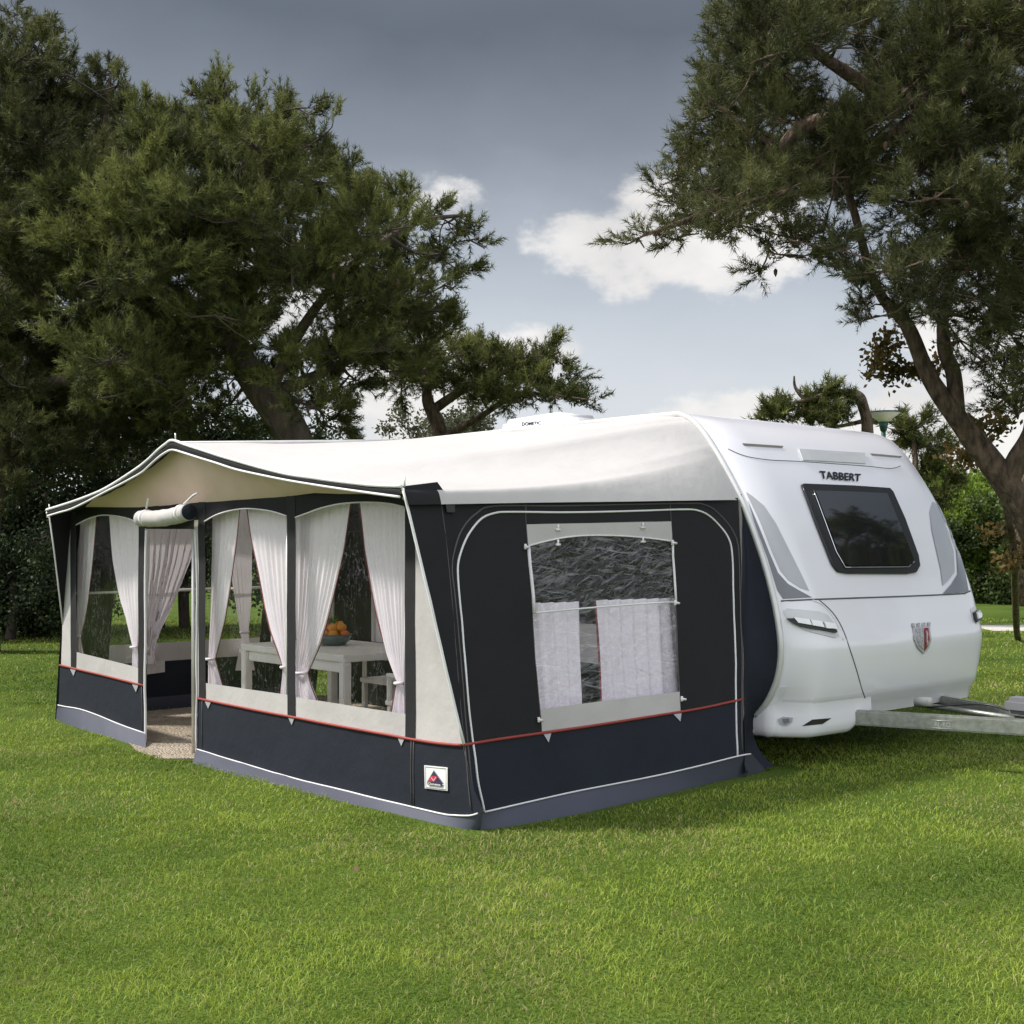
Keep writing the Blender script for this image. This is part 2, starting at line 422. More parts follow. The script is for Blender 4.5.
tube('piping', [visor(p.x, p.y, .016) for p in qb], .008, M_WHITE, vb, 6)

def yat(px, x):
    for (a, b), (c, d) in zip(px, px[1:]):
        if a <= x <= c: return b+(d-b)*(x-a)/(c-a)
    return px[-1][1] if x > px[-1][0] else px[0][1]
# --- front wall (all on the one front plane)
def F(name, poly, m, off=0.0, cut=16, thick=0): return patch(name, poly, onF, m, AW, off, cut, thick)
def onG(x, y, off=0.0):
    yl = yat([(60, 508), (140, 507.5), (205, 502.5), (288, 496.5), (403, 494)], x); yt = yat(sorted(front_px), x)+4; k = max(0, min(1, (yl-y)/max(2, yl-yt)))
    p = hit(x, y, L(0, -.17*k, 0), V); return p-V*(off+wrinkle(p))
patch('gable_panel', [(78, 506), (105, 488), (140, 466), (160, 450), (174, 444), (200, 452), (240, 466), (290, 478), (340, 485), (403, 490), (403, 494), (340, 494), (314, 493), (288, 496.5), (205, 502.5), (140, 507.5), (82, 507)], onG, M_BEIGE, AW, 0.0, 10)
# header band with the arched window tops cut into it
F('header_band', [(66, 506), (140, 506), (205, 501), (288, 495), (316, 491.5), (345, 490), (437, 489), (430, 512), (406, 512), (405, 507.5), (392, 504), (378, 502.6), (360, 502.4), (340, 504), (322, 508), (308, 513), (296, 518), (287.5, 517),
                  (275, 512), (262, 509.6), (246, 508.6), (230, 511), (217, 515), (205, 521.5), (197, 529), (146, 529), (138, 523), (127, 518), (113, 515.5), (100, 515.5), (88, 519), (77, 525), (66, 525)], M_CHAR, .001)
for c in ([(77, 525), (88, 519), (100, 515.5), (113, 515.5), (127, 518), (138, 522.5)], [(205.5, 521.5), (217, 515), (230, 511), (246, 508.6), (262, 509.6), (275, 512), (287, 516)],
          [(296, 517.5), (308, 513), (322, 508), (340, 504), (360, 502.4), (378, 502.6), (392, 504), (405, 507)]):
    line('arch_piping', c, onF, .005, M_WHITE, AW, .006, 4)
red_px = [(60, 665), (100, 674.5), (145, 685.5), (197, 698), (240, 707), (287, 716), (340, 726), (380, 733.3), (405, 738), (420, 740.5), (440, 743.3), (463, 745)]
fl_px = [(58.5, 705), (66, 706.5), (80, 709), (100, 716), (125, 726), (145, 733), (197, 749), (240, 762), (290, 777), (335, 788), (380, 799), (440, 813), (455, 815), (470, 815.5), (483, 812)]
def sub(px, x0, x1): return [(x0, yat(px, x0))]+[p for p in px if x0 < p[0] < x1]+[(x1, yat(px, x1))]
# lower dark skirts either side of the doorway, and the slate mud flaps
F('lower_panel', sub(red_px, 60, 145)+sub(fl_px, 58.5, 145)[::-1], M_NAVY, .0)
F('lower_panel', sub(red_px, 198, 463)+[(474, 790), (484, 812.5)]+sub(fl_px, 197, 470)[::-1], M_NAVY, .0)
def lerp_on(a, k):
    x = k*(len(a)-1); i = min(int(x), len(a)-2); return a[i].lerp(a[i+1], x-i)
def flap(name, px_top, px_bot, surf):
    a = catmull([(*p, 0) for p in px_top], 6); b = catmull([(*p, 0) for p in px_bot], 6)
    n = 60; vs = []; fs = []
    for i in range(n+1):
        k = i/n; pa = lerp_on(a, k); pb = lerp_on(b, k)
        P = surf(pa.x, pa.y, 0.0); Q = ground(pb.x, pb.y)+Vector((0, 0, -.015))
        for j in range(5): vs.append(P.lerp(Q, j/4)+Vector((0, 0, .006*noise.noise(Vector((i*.35, j, 1))))))
        if i: o = (i-1)*5; fs += [(o+j, o+j+1, o+j+6, o+j+5) for j in range(4)]
    return mk(name, vs, fs, M_SLATE, AW)
flap('mud_flap', [(58.5, 704.5), (66, 706), (80, 708.5), (100, 715.5), (125, 725.5), (145.5, 733)], [(54, 718), (66, 724), (80, 729), (100, 735), (125, 743), (146, 750)], onF)
flap('mud_flap', [(196.5, 748), (240, 761.5), (290, 776.5), (335, 787.5), (380, 798.5), (440, 812.5), (470, 815), (483, 812)], [(191.5, 765), (240, 779), (290, 792), (335, 803), (380, 812), (440, 825), (468, 829.5), (480, 829.5)], onF)
line('hem_piping', sub(fl_px, 58.5, 145), onF, .005, M_WHITE, AW, .006, 3)
line('hem_piping', sub(fl_px, 197, 478), onF, .005, M_WHITE, AW, .006, 3)
line('red_piping', sub(red_px, 60, 145), onF, .0085, M_RED, AW, .005, 3)
line('red_piping', sub(red_px, 197.5, 463), onF, .0085, M_RED, AW, .005, 3)
# pale panels under the windows
F('window_skirt', [(73, 651), (137, 667), (139.5, 668), (139.5, 684.2), (72, 667.8)], M_PALE, .002)
F('window_skirt', [(206, 683), (287.5, 694.8), (287.5, 716), (206, 700)], M_PALE, .002)
F('window_skirt', [(295.5, 697), (405.5, 714), (405.5, 738), (295.5, 717.8)], M_PALE, .002)
F('end_panel', [(66, 508), (71.5, 508), (73, 667.8), (61, 665)], M_PALE, .001)
F('end_panel', [(414.5, 495), (436, 495), (464, 745), (440, 743.3), (414.5, 739.8)], M_PALE, .001)
# dark zip tapes between the windows
for i, q in enumerate([[(71, 508), (77, 508), (77, 651.5), (76.5, 668.5), (71, 667.5)], [(139, 520), (145, 520), (145, 685.3), (139, 684)], [(199, 502), (206, 502), (206, 700), (199, 698.2)],
                       [(287.3, 495), (295.7, 495), (295.7, 717.6), (287.3, 716)], [(405.3, 492), (415.5, 492), (415.5, 739.8), (405.3, 738)]]):
    F('zip_tape', q, M_TAPE, .004)
for x, y0, y1 in ((411.5, 739, 806), (414, 739.5, 806), (202.5, 699, 748), (142.5, 685, 731)):
    line('zip_seam', [(x, y0), (x, y1)], onF, .004, M_SEAM, AW, .003)
# door jambs
line('door_piping', [(146, 530), (145.6, 600), (145.4, 690), (145.6, 748)], onF, .010, M_WHITE, AW, .002, 4)
F('door_edging', [(194.6, 520), (199, 520), (199, 697), (197.5, 697), (196.5, 600)], M_PALE, .003)
line('door_piping', [(196.6, 530), (198, 600), (197.2, 660), (197.6, 700), (197, 748)], onF, .007, M_WHITE, AW, .008, 4)
# window panes of clear film
F('window_pane', [(77, 525), (88, 519), (100, 515.5), (113, 515.5), (127, 518), (139, 523), (139, 668), (77, 652)], M_PVCF, -.004, 8)
F('window_pane', [(205.5, 521.5), (217, 515), (230, 511), (246, 508.6), (262, 509.6), (275, 512), (287.5, 517), (287.5, 695), (205.5, 683.2)], M_PVCF, -.004, 8)
F('window_pane', [(296, 517.5), (308, 513), (322, 508), (340, 504), (360, 502.4), (378, 502.6), (392, 504), (405.4, 507.5), (405.4, 714.5), (296, 697.5)], M_PVCF, -.004, 8)
# grey corner triangles below the window tapes
for (x, y) in ((73, 668), (136, 684), (208, 700.5), (291, 717), (401, 738)):
    F('peg_tab', [(x-3.2, y-.5), (x+3.6, y+.9), (x+.8, y+8)], M_GREYL, .006, None)
# rolled up door panel tied above the doorway
def cyl_roll():
    rp_ = plane_t(-.12); a = rp_(141, 518.5); b = rp_(189, 512); pts = []; rr = []
    for i in range(31):
        k = i/30; p = a.lerp(b, k)-ZZ*.018*math.sin(math.pi*k); pts.append(p)
        rr.append(.060+.006*noise.noise(Vector((k*9, 2, 0)))-(.010 if abs(k-.12) < .02 or abs(k-.86) < .02 else 0))
    o = tube('rolled_door', pts, rr, M_PALE, AW, 18)
    vs, fs = [], []
    d = (b-a).normalized()
    for k, (r0, r1) in enumerate(((.058, .044), (.036, .024), (.016, .002))):
        e = b+d*(.006)
        tube_geo([e-d*.004, e+d*.004*(k+1)], [r0, r0*.97], 18, vs, fs)
    mk('roll_end', vs, fs, M_NAVY, o)
    for k in (.12, .86):
        c = a.lerp(b, k); tube('tie_strap', [c-d*.012, c+d*.012], .0615, M_WHITE, o, 18)
    tube('tie_strap', [a.lerp(b, .12)+ZZ*.07, a.lerp(b, .16)+ZZ*.14], .008, M_WHITE, o)
    tube('tie_strap', [a.lerp(b, .9)+ZZ*.06, b+ZZ*.11+d*.06, b+ZZ*.12+d*.12], .008, M_WHITE, o)
cyl_roll()
# badge on the lower corner panel
bd = F('badge', [(426, 765), (449, 767.3), (449.2, 790.6), (426.4, 788)], mat('badge_white', (.85, .85, .84), .4), .004, None, .004)
M_PURP = mat('badge_purple', (.045, .03, .09), .5); M_BRED = mat('badge_red', (.50, .05, .07), .5); M_BGREY = mat('badge_grey', (.35, .35, .38), .5)
sfB = lambda x, y, off=0: onF(x, y, off)
line('badge_border', [(427.2, 766.3), (447.8, 768.4), (448, 789.3), (427.6, 787), (427.2, 766.3)], sfB, .0022, M_BGREY, bd, .0085)
patch('badge_triangle', [(436, 769.5), (445.6, 783), (429, 781)], sfB, M_BGREY, bd, .0095, None)
patch('badge_triangle', [(436, 770.6), (444.4, 782.2), (430.2, 780.5)], sfB, M_PURP, bd, .011, None)
patch('badge_emblem', [(434.2, 775.3), (438.6, 775.8), (440, 777.5), (437, 781.4), (430.8, 780.5), (432, 777.5)], sfB, M_BRED, bd, .0125, None)
patch('badge_letter', [(433.4, 777), (434.4, 776.9), (436.2, 779.4), (438.2, 776.6), (439, 776.9), (436.6, 780.8), (435.8, 780.7)], sfB, mat('badge_pink', (.75, .35, .38), .5), bd, .014, None)
patch('badge_banner', [(429.8, 781.2), (436, 781.4), (445.4, 782.6), (444.6, 786.2), (436, 785.3), (430.4, 784.6)], sfB, M_PURP, bd, .014, None)
text_on('badge_lettering', 'Dorema', [(431.4, 781.9), (443.4, 783.3), (443.4, 785.6), (431.4, 784.2)], sfB, mat('badge_white', (.85, .85, .84)), bd, .0155, bold=.02)

# --- right side wall (facing the camera's right)
def Sd(name, poly, m, off=0.0, cut=18, thick=0): return patch(name, poly, onS, m, AW, off, cut, thick)
# wing: the part standing forward of the front wall up to the visor, and the wall to the first seam
Sd('wing_panel', [(403, 486), (437, 482), (448, 497), (455, 560), (474, 743.5), (463.5, 745.3), (440, 650), (420, 562)], M_CHAR, .004)
line('wing_piping', [(403, 488), (420, 562), (440, 648), (463, 744)], onS, .009, M_WHITE, AW, .006, 4)
sred = [(463, 745), (500, 739), (560, 730.5), (600, 724.5), (660, 715), (700, 708.5), (743, 699)]
stop = [(437, 494), (500, 496), (640, 498), (700, 497), (730, 494)]
shem = [(484, 812), (530, 801.5), (580, 790.4), (634, 780), (668, 773), (702, 765), (738, 756), (750, 754)]
Sd('side_panel', [(443, 497.5), (526, 498.5), (526.2, 523.5), (531, 600), (541.5, 731.5)]+sub(sred, 463, 541)[::-1]+[(455, 570)], M_CHAR, .0)
Sd('side_panel', [(526, 498.5), (670, 498.5), (671, 521), (526.2, 524)], M_CHAR, .0005)
Sd('side_panel', [(670, 498.5), (738, 498), (742, 570), (743, 699)]+sub(sred, 681, 743)[::-1][1:]+[(680.5, 711)], M_CHAR, .0)
Sd('lower_panel', sub(sred, 463, 743)+[(744, 755)]+sub(shem, 484, 738)[::-1]+[(474, 790)], M_NAVY, .0)
line('red_piping', sred, onS, .0085, M_RED, AW, .005, 3)
line('hem_piping', shem, onS, .005, M_WHITE, AW, .006, 3)
flap('mud_flap', [(482, 812.5), (530, 801.5), (580, 790.4), (634, 780), (668, 773), (702, 765), (738, 756), (752, 753.5)], [(478, 830), (510, 827), (580, 814), (634, 802), (680, 791), (712, 783), (750, 774.5), (768, 770.5)], onS)
door = [(484, 812), (477, 775), (471, 730), (466, 680), (461, 620), (457.5, 575), (460, 554), (468, 535), (481, 519), (495, 513), (510, 512), (560, 512.6), (620, 511.6), (680, 509.6), (699, 511), (714, 520), (727, 536), (732, 556), (733.5, 600), (735, 680), (737, 757)]
line('door_piping', door, onS, .0065, M_WHITE, AW, .004, 5)
zp = [(478, 812), (470, 770), (463, 690), (455, 600), (452, 570), (455, 548), (463, 528), (477, 513), (495, 506), (560, 506), (680, 503.5), (705, 505), (722, 517), (734, 534), (739, 556), (741, 620), (742, 750)]
line('zip_seam', zp, onS, .006, M_SEAM, AW, .001, 5)
line('zip_seam', [(441, 500), (449, 570), (458, 680), (467, 770), (471, 810)], onS, .004, M_SEAM, AW, .001, 4)
line('zip_seam', [(524.5, 504), (526, 523), (532, 610), (541, 730)], onS, .003, M_SEAM, AW, .001, 4)
line('zip_seam', [(669.5, 502), (671, 521), (675, 600), (680.5, 712)], onS, .003, M_SEAM, AW, .001, 4)
# window with its pale header and skirt
arch = [(528, 546), (545, 541.5), (565, 537.5), (590, 535.5), (620, 536), (650, 538.5), (672, 541.5)]
Sd('window_header', [(526, 524.5), (671, 521.5), (672, 541.5)]+arch[::-1][1:], M_PALE, .003)
line('arch_piping', arch, onS, .005, M_WHITE, AW, .006, 3)
Sd('window_skirt', [(540, 709.5), (610, 700), (679.5, 691.5), (680.5, 711.8), (610, 722), (541.5, 731.5)], M_PALE, .003)
Sd('window_pane', arch+[(674, 600), (679.5, 692), (610, 700.5), (540, 710), (533, 614)], M_PVCS, -.004, 6)
wl = line('window_edging', [(528, 547), (533.3, 613)], onS, .011, M_WHITE, AW, .006)
line('window_edging', [(672, 541), (675, 602)], onS, .008, M_WHITE, AW, .006)
line('window_edging', [(533.3, 613), (600, 607), (640, 604), (675, 602)], onS, .006, M_WHITE, AW, .003)
for x, y in ((525.5, 547), (538.5, 720), (672.6, 543), (682, 699), (675, 603)):
    tube('toggle', [onS(x-2.2, y, .012), onS(x+2.4, y+.6, .012)], .008, M_WHITE, AW); tube('toggle', [onS(x-1.5, y-2.5, .012), onS(x-1.5, y+2.5, .012)], .008, M_WHITE, AW)
for x, y in ((557, 528), (641.5, 526), (557, 543), (642, 540)):
    tube('toggle', [onS(x, y-3, .01), onS(x, y+2, .01)], .006, M_WHITE, AW); tube('toggle', [onS(x-2, y+2, .01), onS(x+2, y+2, .01)], .007, M_WHITE, AW)
for q in ([(542, 733), (551, 731.6), (548, 742.5)], [(672.5, 714), (681, 712.6), (679.5, 721.5)]): Sd('peg_tab', q, M_GREYL, .006, None)
Sd('buckle', [(443.5, 499.5), (452, 499.5), (452, 503.5), (443.8, 503.5)], M_GREYL, .012, None, .01)
Sd('buckle', [(443.5, 504), (453, 504), (453, 513), (445, 513)], M_BLACK, .010, None, .012)
# navy gore drawn from the wall's back edge to the rail on the caravan
vs = []; fs = []; nn = 40
gore_l = catmull([(741, 494, 0), (742.5, 560, 0), (743, 640, 0), (744, 700, 0), (745, 757, 0), (746, 774, 0)], 8)
gore_r = catmull([(740, 495, 0), (752, 524, 0), (765, 562, 0), (774, 600, 0), (780, 635, 0), (780.5, 660, 0), (776, 683, 0), (767, 702, 0), (757, 715, 0), (756, 735, 0), (764, 752, 0), (777, 766, 0)], 4)
for i in range(nn+1):
    k = i/nn; a = lerp_on(gore_l, k); b = lerp_on(gore_r, k)
    A = onS(a.x, a.y, -.002); B = onC(b.x, b.y, .012) if i < nn*.78 else onC(b.x, b.y, .03)
    for j in range(9):
        q = j/8; P = A.lerp(B, q)+nS*(-.06*math.sin(math.pi*q)*min(1, k*3)+.02*noise.noise(Vector((q*3, k*5, 4)))); vs.append(P)
    if i: o = (i-1)*9; fs += [(o+j, o+j+1, o+j+10, o+j+9) for j in range(8)]
mk('gore_panel', vs, fs, M_NAVY, AW)

# --- left side wall, seen through the doorway and windows, and its forward wing
def quadLW(name, t0, t1, z0, z1, m, off=0.0):
    n = 10; vs = []; fs = []
    for i in range(n+1):
        for j in range(n+1):
            p = LW(t0+(t1-t0)*i/n, z0+(z1-z0)*j/n, off); vs.append(p+nL*wrinkle(p, .01))
    for i in range(n):
        for j in range(n): a = i*(n+1)+j; fs.append((a, a+1, a+n+2, a+n+1))
    return mk(name, vs, fs, m, AW)
WT0, WT1, WZ0, WZ1 = .45, 1.95, .62, 1.62
quadLW('side_panel', .0, WT0, .45, 1.78, M_CHAR); quadLW('side_panel', WT1, D-.02, .45, 1.78, M_CHAR)
quadLW('side_panel', WT0, WT1, WZ1, 1.78, M_CHAR); quadLW('window_skirt', WT0, WT1, .45, WZ0, M_PALE)
quadLW('lower_panel', 0, D-.02, .12, .45, M_NAVY); quadLW('mud_flap', 0, D-.02, -.02, .12, M_SLATE)
quadLW('window_pane', WT0, WT1, WZ0, WZ1, M_PVCF, .002)
wA, wB, wC = visor(49, 513.5), onF(62.5, 624), onF(72, 511)
wm = [wA.lerp(wB, .33)-U*.01, wA.lerp(wB, .66)-U*.008]
mk('wing_panel', [wC, wA, wm[0], wm[1], wB, onF(68, 560, -.01)], [(0, 1, 2, 3, 4, 5)], M_CHAR, AW, False)
tube('wing_piping', [wA, wm[0], wm[1], wB], .007, M_WHITE, AW)
patch('care_label', [(146, 660.5), (164, 660), (164, 671.5), (146, 674)], onL, mat('paper_label', (.62, .60, .58), .7, var=.15, vscale=60), AW, .02, None)
# poles of the frame
def pole(a, b): tube('frame_pole', [a, b], .0125, M_ALU, AW)
for s in (.60, 1.95, 3.25, 4.12, 5.5): pole(L(s, .05, 0), L(s, .05, 1.82))
pole(L(.45, .05, 1.80), L(5.55, .05, 1.80)); pole(L(.40, .05, 1.74), L(.46, D-.1, 1.80)); pole(LW(.03, 1.78, .05), LW(D-.05, 1.9, .05)); pole(L(3.09, -.2, 2.22), L(3.09, D-.03, 2.40))
pole(LW(.05, 1.10, .05), LW(D-.1, 1.12, .05)); pole(L(.38, -.18, 1.76), L(.40, .05, 1.75)); pole(LW(-.2, 1.78, .03), LW(.05, 1.78, .03))
for p in ((174, 441), (403, 487), (48, 511)): tube('pole_spike', [visor(p[0], p[1], -.01), visor(p[0], p[1], -.01)+ZZ*.055], .005, M_ALU, AW)
# caravan-side rail track of the awning is the caravan's own part (below)

# ------------------------------------------------------------------ curtains (each hangs from the awning, each its own thing)
CGRP = 'sheer curtains in the awning'
def curtain(label, rows, inner, tie, surf_t, nfold=7, trim=True, fold=.011):
    """rows: (y, x_left, x_right) outline; inner = which edge carries the red trim"""
    root = thing('curtain', label, 'curtain', surf_t(rows[-1][1], rows[-1][0], 0), CGRP)
    ys = [r[0] for r in rows]; n = 44; mcol = 56; vs = []; fs = []; edge = []
    for i in range(n+1):
        k = i/n*(len(rows)-1); i0 = min(int(k), len(rows)-2); f = k-i0
        y = rows[i0][0]*(1-f)+rows[i0+1][0]*f; xl = rows[i0][1]*(1-f)+rows[i0+1][1]*f; xr = rows[i0][2]*(1-f)+rows[i0+1][2]*f
        skew = (rows[i0][3] if len(rows[i0]) > 3 else 0)*(1-f)+(rows[i0+1][3] if len(rows[i0+1]) > 3 else 0)*f
        for j in range(mcol+1):
            q = j/mcol
            ph = nfold*2*math.pi*(q+.05*noise.noise(Vector((q*4, i*.06, nfold))))
            amp = fold*(.5+.5*noise.noise(Vector((q*5, 1, i*.03)))+.3)
            vs.append(surf_t(xl+(xr-xl)*q, y+skew*q, 0)+V*(amp*math.sin(ph)))
        edge.append(vs[-1] if inner == 'r' else vs[-mcol-1])
        if i:
            o = (i-1)*(mcol+1); fs += [(o+j, o+j+1, o+j+mcol+2, o+j+mcol+1) for j in range(mcol)]
    mk('drape', vs, fs, M_CURT, root)
    if trim: tube('edge_trim', edge, .0038, M_CTRIM, root, 5)
    if tie:
        a, b = surf_t(tie[0], tie[2], .015), surf_t(tie[1], tie[2], .015)
        tube('tie_back', [a, a.lerp(b, .5)-V*.02, b], .010, M_CURT, root)
    return root
in1 = plane_t(.10)
W = in1
curtain('narrow sheer curtain tied at the outer edge of the leftmost front window', [(516, 78, 96.5), (560, 77, 93), (600, 77, 88.5), (622, 76.5, 84.5), (636, 76, 81), (645, 76, 82), (655, 75.5, 83.5)], 'r', (76, 82, 636), W, 4)
curtain('sheer curtain on the door side of the leftmost front window', [(513, 109, 140), (560, 113.5, 140), (600, 120.5, 139.5), (628, 128, 139), (647, 133, 138), (656, 132.5, 138.5), (671, 132, 138.5)], 'r', (132.5, 138.5, 647), W, 6)
curtain('sheer curtain just right of the doorway, swept left beside the middle front window', [(509, 212.5, 240), (545, 212, 236.5), (574, 211.5, 232.5), (600, 211, 228.5), (620, 210, 225), (640, 209, 220), (659, 208.5, 215.5), (672, 208, 219), (690, 207.5, 224)], 'r', (208, 216, 659), W, 5)
curtain('sheer curtain swept right to the dark post between the two large front windows', [(506, 246.5, 288), (540, 251, 288), (574, 258, 288), (605, 264, 288), (630, 271, 288), (650, 278, 288), (667, 283.5, 288), (680, 282, 288), (698, 280, 288)], 'l', (283, 288, 667), W, 7)
curtain('wide sheer curtain gathered at the left of the large front window showing the fruit bowl', [(501, 296, 351), (550, 296, 344), (597, 296, 333.5), (625, 296, 326.5), (644, 295.5, 320), (660, 295.5, 313), (673, 295.5, 308), (684, 295.5, 311.5), (703, 295.5, 319)], 'r', (295.5, 308.5, 673), W, 9)
curtain('sheer curtain gathered at the awning corner, beside the pale triangular end panel', [(500, 359, 408), (550, 364.5, 408), (597, 373, 408), (630, 379.5, 407), (655, 386.5, 406), (683, 397.5, 405), (695, 394.5, 405), (720, 391, 405)], 'l', (397, 405.5, 683), W, 9)
curtain('beige shaded curtain seen through the open doorway, swept to the left', [(527, 140, 196.5), (560, 140, 187), (600, 140, 171), (625, 140, 158), (642, 140, 150.5), (652, 140, 148.5), (662, 140, 151)], 'r', None, lambda x, y, o=0: onL(x, y, .08), 8, False, .03)
curtain('sheer curtain hanging at the far end, seen through the middle front window', [(505, 222, 248), (560, 224, 247), (600, 230, 246), (625, 234, 243.5), (636, 236, 244), (668, 230, 250)], 'l', (235, 244, 630), lambda x, y, o=0: onL(x, y, .10), 5, False)
inS = lambda x, y, o=0: hit(x, y, G0-nS*.09, nS)-nS*o
def sidecurtain(label, rows, inner, nf, trim):
    root = thing('curtain', label, 'curtain', inS(rows[-1][1], rows[-1][0]), CGRP); vs = []; fs = []; n = 24; mc = 50; e = []
    for i in range(n+1):
        k = i/n; y0 = rows[0][0]*(1-k)+rows[1][0]*k; xl = rows[0][1]*(1-k)+rows[1][1]*k; xr = rows[0][2]*(1-k)+rows[1][2]*k
        for j in range(mc+1):
            q = j/mc; vs.append(inS(xl+(xr-xl)*q, y0-.12*(xl+(xr-xl)*q-535)*k-.03*(xl+(xr-xl)*q-535)*(1-k), .017*math.sin(q*nf*6.28+noise.noise(Vector((q*4, k, 2))))))
        e.append(vs[-1] if inner == 'r' else vs[-mc-1])
        if i: o = (i-1)*(mc+1); fs += [(o+j, o+j+1, o+j+mc+2, o+j+mc+1) for j in range(mc)]
    mk('drape', vs, fs, M_CURT, root)
    if trim: tube('edge_trim', e, .007, M_CTRIM, root, 5)
sidecurtain('half height sheer curtain without trim, left side of the crinkled side window', [(603, 528, 579), (716, 537, 582)], 'r', 4, False)
sidecurtain('half height sheer curtain with red trim, right side of the crinkled side window', [(602, 595, 684), (716, 601, 690)], 'l', 7, True)

# ------------------------------------------------------------------ dining furniture inside
TS0, TS1, TT0, TT1 = 2.22, 3.66, .66, 1.52
tb = thing('dining_table', 'white square legged dining table inside the awning, fruit bowl on it', 'table', L((TS0+TS1)/2, (TT0+TT1)/2, 0))
box('tabletop', L((TS0+TS1)/2, (TT0+TT1)/2, .715), (TS1-TS0, TT1-TT0, .05), M_TABLE, tb)
for s in (TS0+.035, TS1-.035):
    for t in (TT0+.035, TT1-.035): box('leg', L(s, t, .345), (.065, .065, .69), M_TABLE, tb)
box('apron', L((TS0+TS1)/2, TT0+.04, .65), (TS1-TS0-.15, .022, .075), M_TABLE, tb); box('apron', L((TS0+TS1)/2, TT1-.04, .65), (TS1-TS0-.15, .022, .075), M_TABLE, tb)
def chair(label, s, t, ang):
    c = thing('dining_chair', label, 'chair', L(s, t, 0), 'white dining chairs round the table')
    a = math.radians(ang); ax = U*math.cos(a)+V*math.sin(a); ay = V*math.cos(a)-U*math.sin(a)
    P = lambda x, y, z: L(s, t, z)+ax*x+ay*y
    box('seat', P(0, 0, .43), (.44, .42, .035), M_TABLE, c, ax, ay)
    for x in (-.19, .19):
        box('leg', P(x, -.18, .205), (.04, .04, .41), M_TABLE, c, ax, ay); box('leg', P(x, .19, .205), (.04, .04, .41), M_TABLE, c, ax, ay)
    vs = []; fs = []
    for x in (-.19, .19): box_geo(P(x, .20, .63), .04, .035, .36, ax, ay, ZZ, vs, fs)
    for z in (.80, .68, .56): box_geo(P(0, .20, z), .34, .02, .06, ax, ay, ZZ, vs, fs)
    for x in (-.09, 0, .09): box_geo(P(x, .215, .66), .03, .012, .2, ax, ay, ZZ, vs, fs)
    mk('backrest', vs, fs, M_TABLE, c, False)
    for x in (-.21, .21): box('armrest', P(x, .0, .62), (.035, .38, .025), M_TABLE, c, ax, ay); box('arm_post', P(x, -.17, .525), (.03, .03, .16), M_TABLE, c, ax, ay)
chair('white slatted chair at the near end of the dining table', 1.72, 1.02, 90)
chair('white chair tucked in on the far side of the dining table', 3.05, 1.72, 0)
BC = L(3.05, 1.12, .74)
vs = []; fs = []
pr = [(.05, 0), (.09, .006), (.125, .04), (.145, .085), (.139, .085), (.118, .045), (.08, .016), (.0, .012)]
for r, z in pr:
    for k in range(28): vs.append(BC+Vector((r*math.cos(k*2*math.pi/28), r*math.sin(k*2*math.pi/28), z)))
for i in range(len(pr)-1):
    for k in range(28): a = i*28+k; b = i*28+(k+1) % 28; fs.append((a, b, b+28, a+28))
fs.append(tuple(range(27, -1, -1)))
tag(mk('fruit_bowl', vs, fs, mat('bowl_glaze', (.10, .13, .14), .35)), 'grey blue bowl heaped with fruit on the white dining table', 'bowl')
def sph(c, r, sq=.93, seed=0):
    bm = bmesh.new(); bmesh.ops.create_icosphere(bm, subdivisions=3, radius=r)
    for v in bm.verts:
        p = v.co.copy(); dim = .88 if p.z > r*.93 else 1
        v.co = Vector((p.x, p.y, p.z*sq*dim))*(1+.03*noise.noise(p*20+Vector((seed, 0, 0)))); v.co += c
    return bm
M_OR = mat('orange_peel', (.62, .24, .02), .45, bump=.2, bscale=220, bdist=.003); M_OR2 = mat('peach_skin', (.60, .14, .04), .5)
M_YEL = mat('lemon_peel', (.66, .38, .03), .45)
k = 0
for (x, y, z, r) in ((-.07, -.05, .085, .042), (.065, -.06, .085, .045), (0, -.085, .08, .04), (.085, .03, .085, .04), (-.085, .04, .085, .04), (.0, .07, .085, .043), (-.02, -.02, .13, .042), (.06, -.005, .135, .042), (0, .05, .15, .04), (-.06, .03, .135, .04)):
    m = (M_OR, M_OR2, M_OR)[k % 3]
    o = from_bm('orange', sph(BC+U*x+V*y+ZZ*z, r, .93, k), m, None, True)
    tag(o, 'ripe orange piled in the grey blue bowl' if m is M_OR else 'reddish orange fruit piled in the grey blue bowl', 'fruit', 'fruit heaped in the bowl'); k += 1
lv = RNG.normal(0, 1, (40, 3)); lv /= np.linalg.norm(lv, axis=1)[:, None]; lv[:, 2] = abs(lv[:, 2])
q = []
for d_ in lv:
    c = np.array(BC+ZZ*.17+U*.03); s_ = np.cross(d_, [.3, .5, .8]); s_ /= np.linalg.norm(s_)
    q += [c, c+d_*.035+s_*.008, c+d_*.07, c+d_*.035-s_*.008]
tag(np_mesh('leaf_sprig', np.array(q), 0, 4, M_LEAFB, None, RNG.random(160)), 'green leaf sprig on top of the fruit in the bowl', 'leaves')

# ------------------------------------------------------------------ caravan
CV = thing('caravan', 'white touring caravan with tinted front window and tow bar facing right', 'caravan', L(3, 3.7, 0))
WC = 2.50
prof = [(.30, .335), (.215, .352)]+[(s, z) for (s, z) in rl if z > .40]
top = prof[-1]
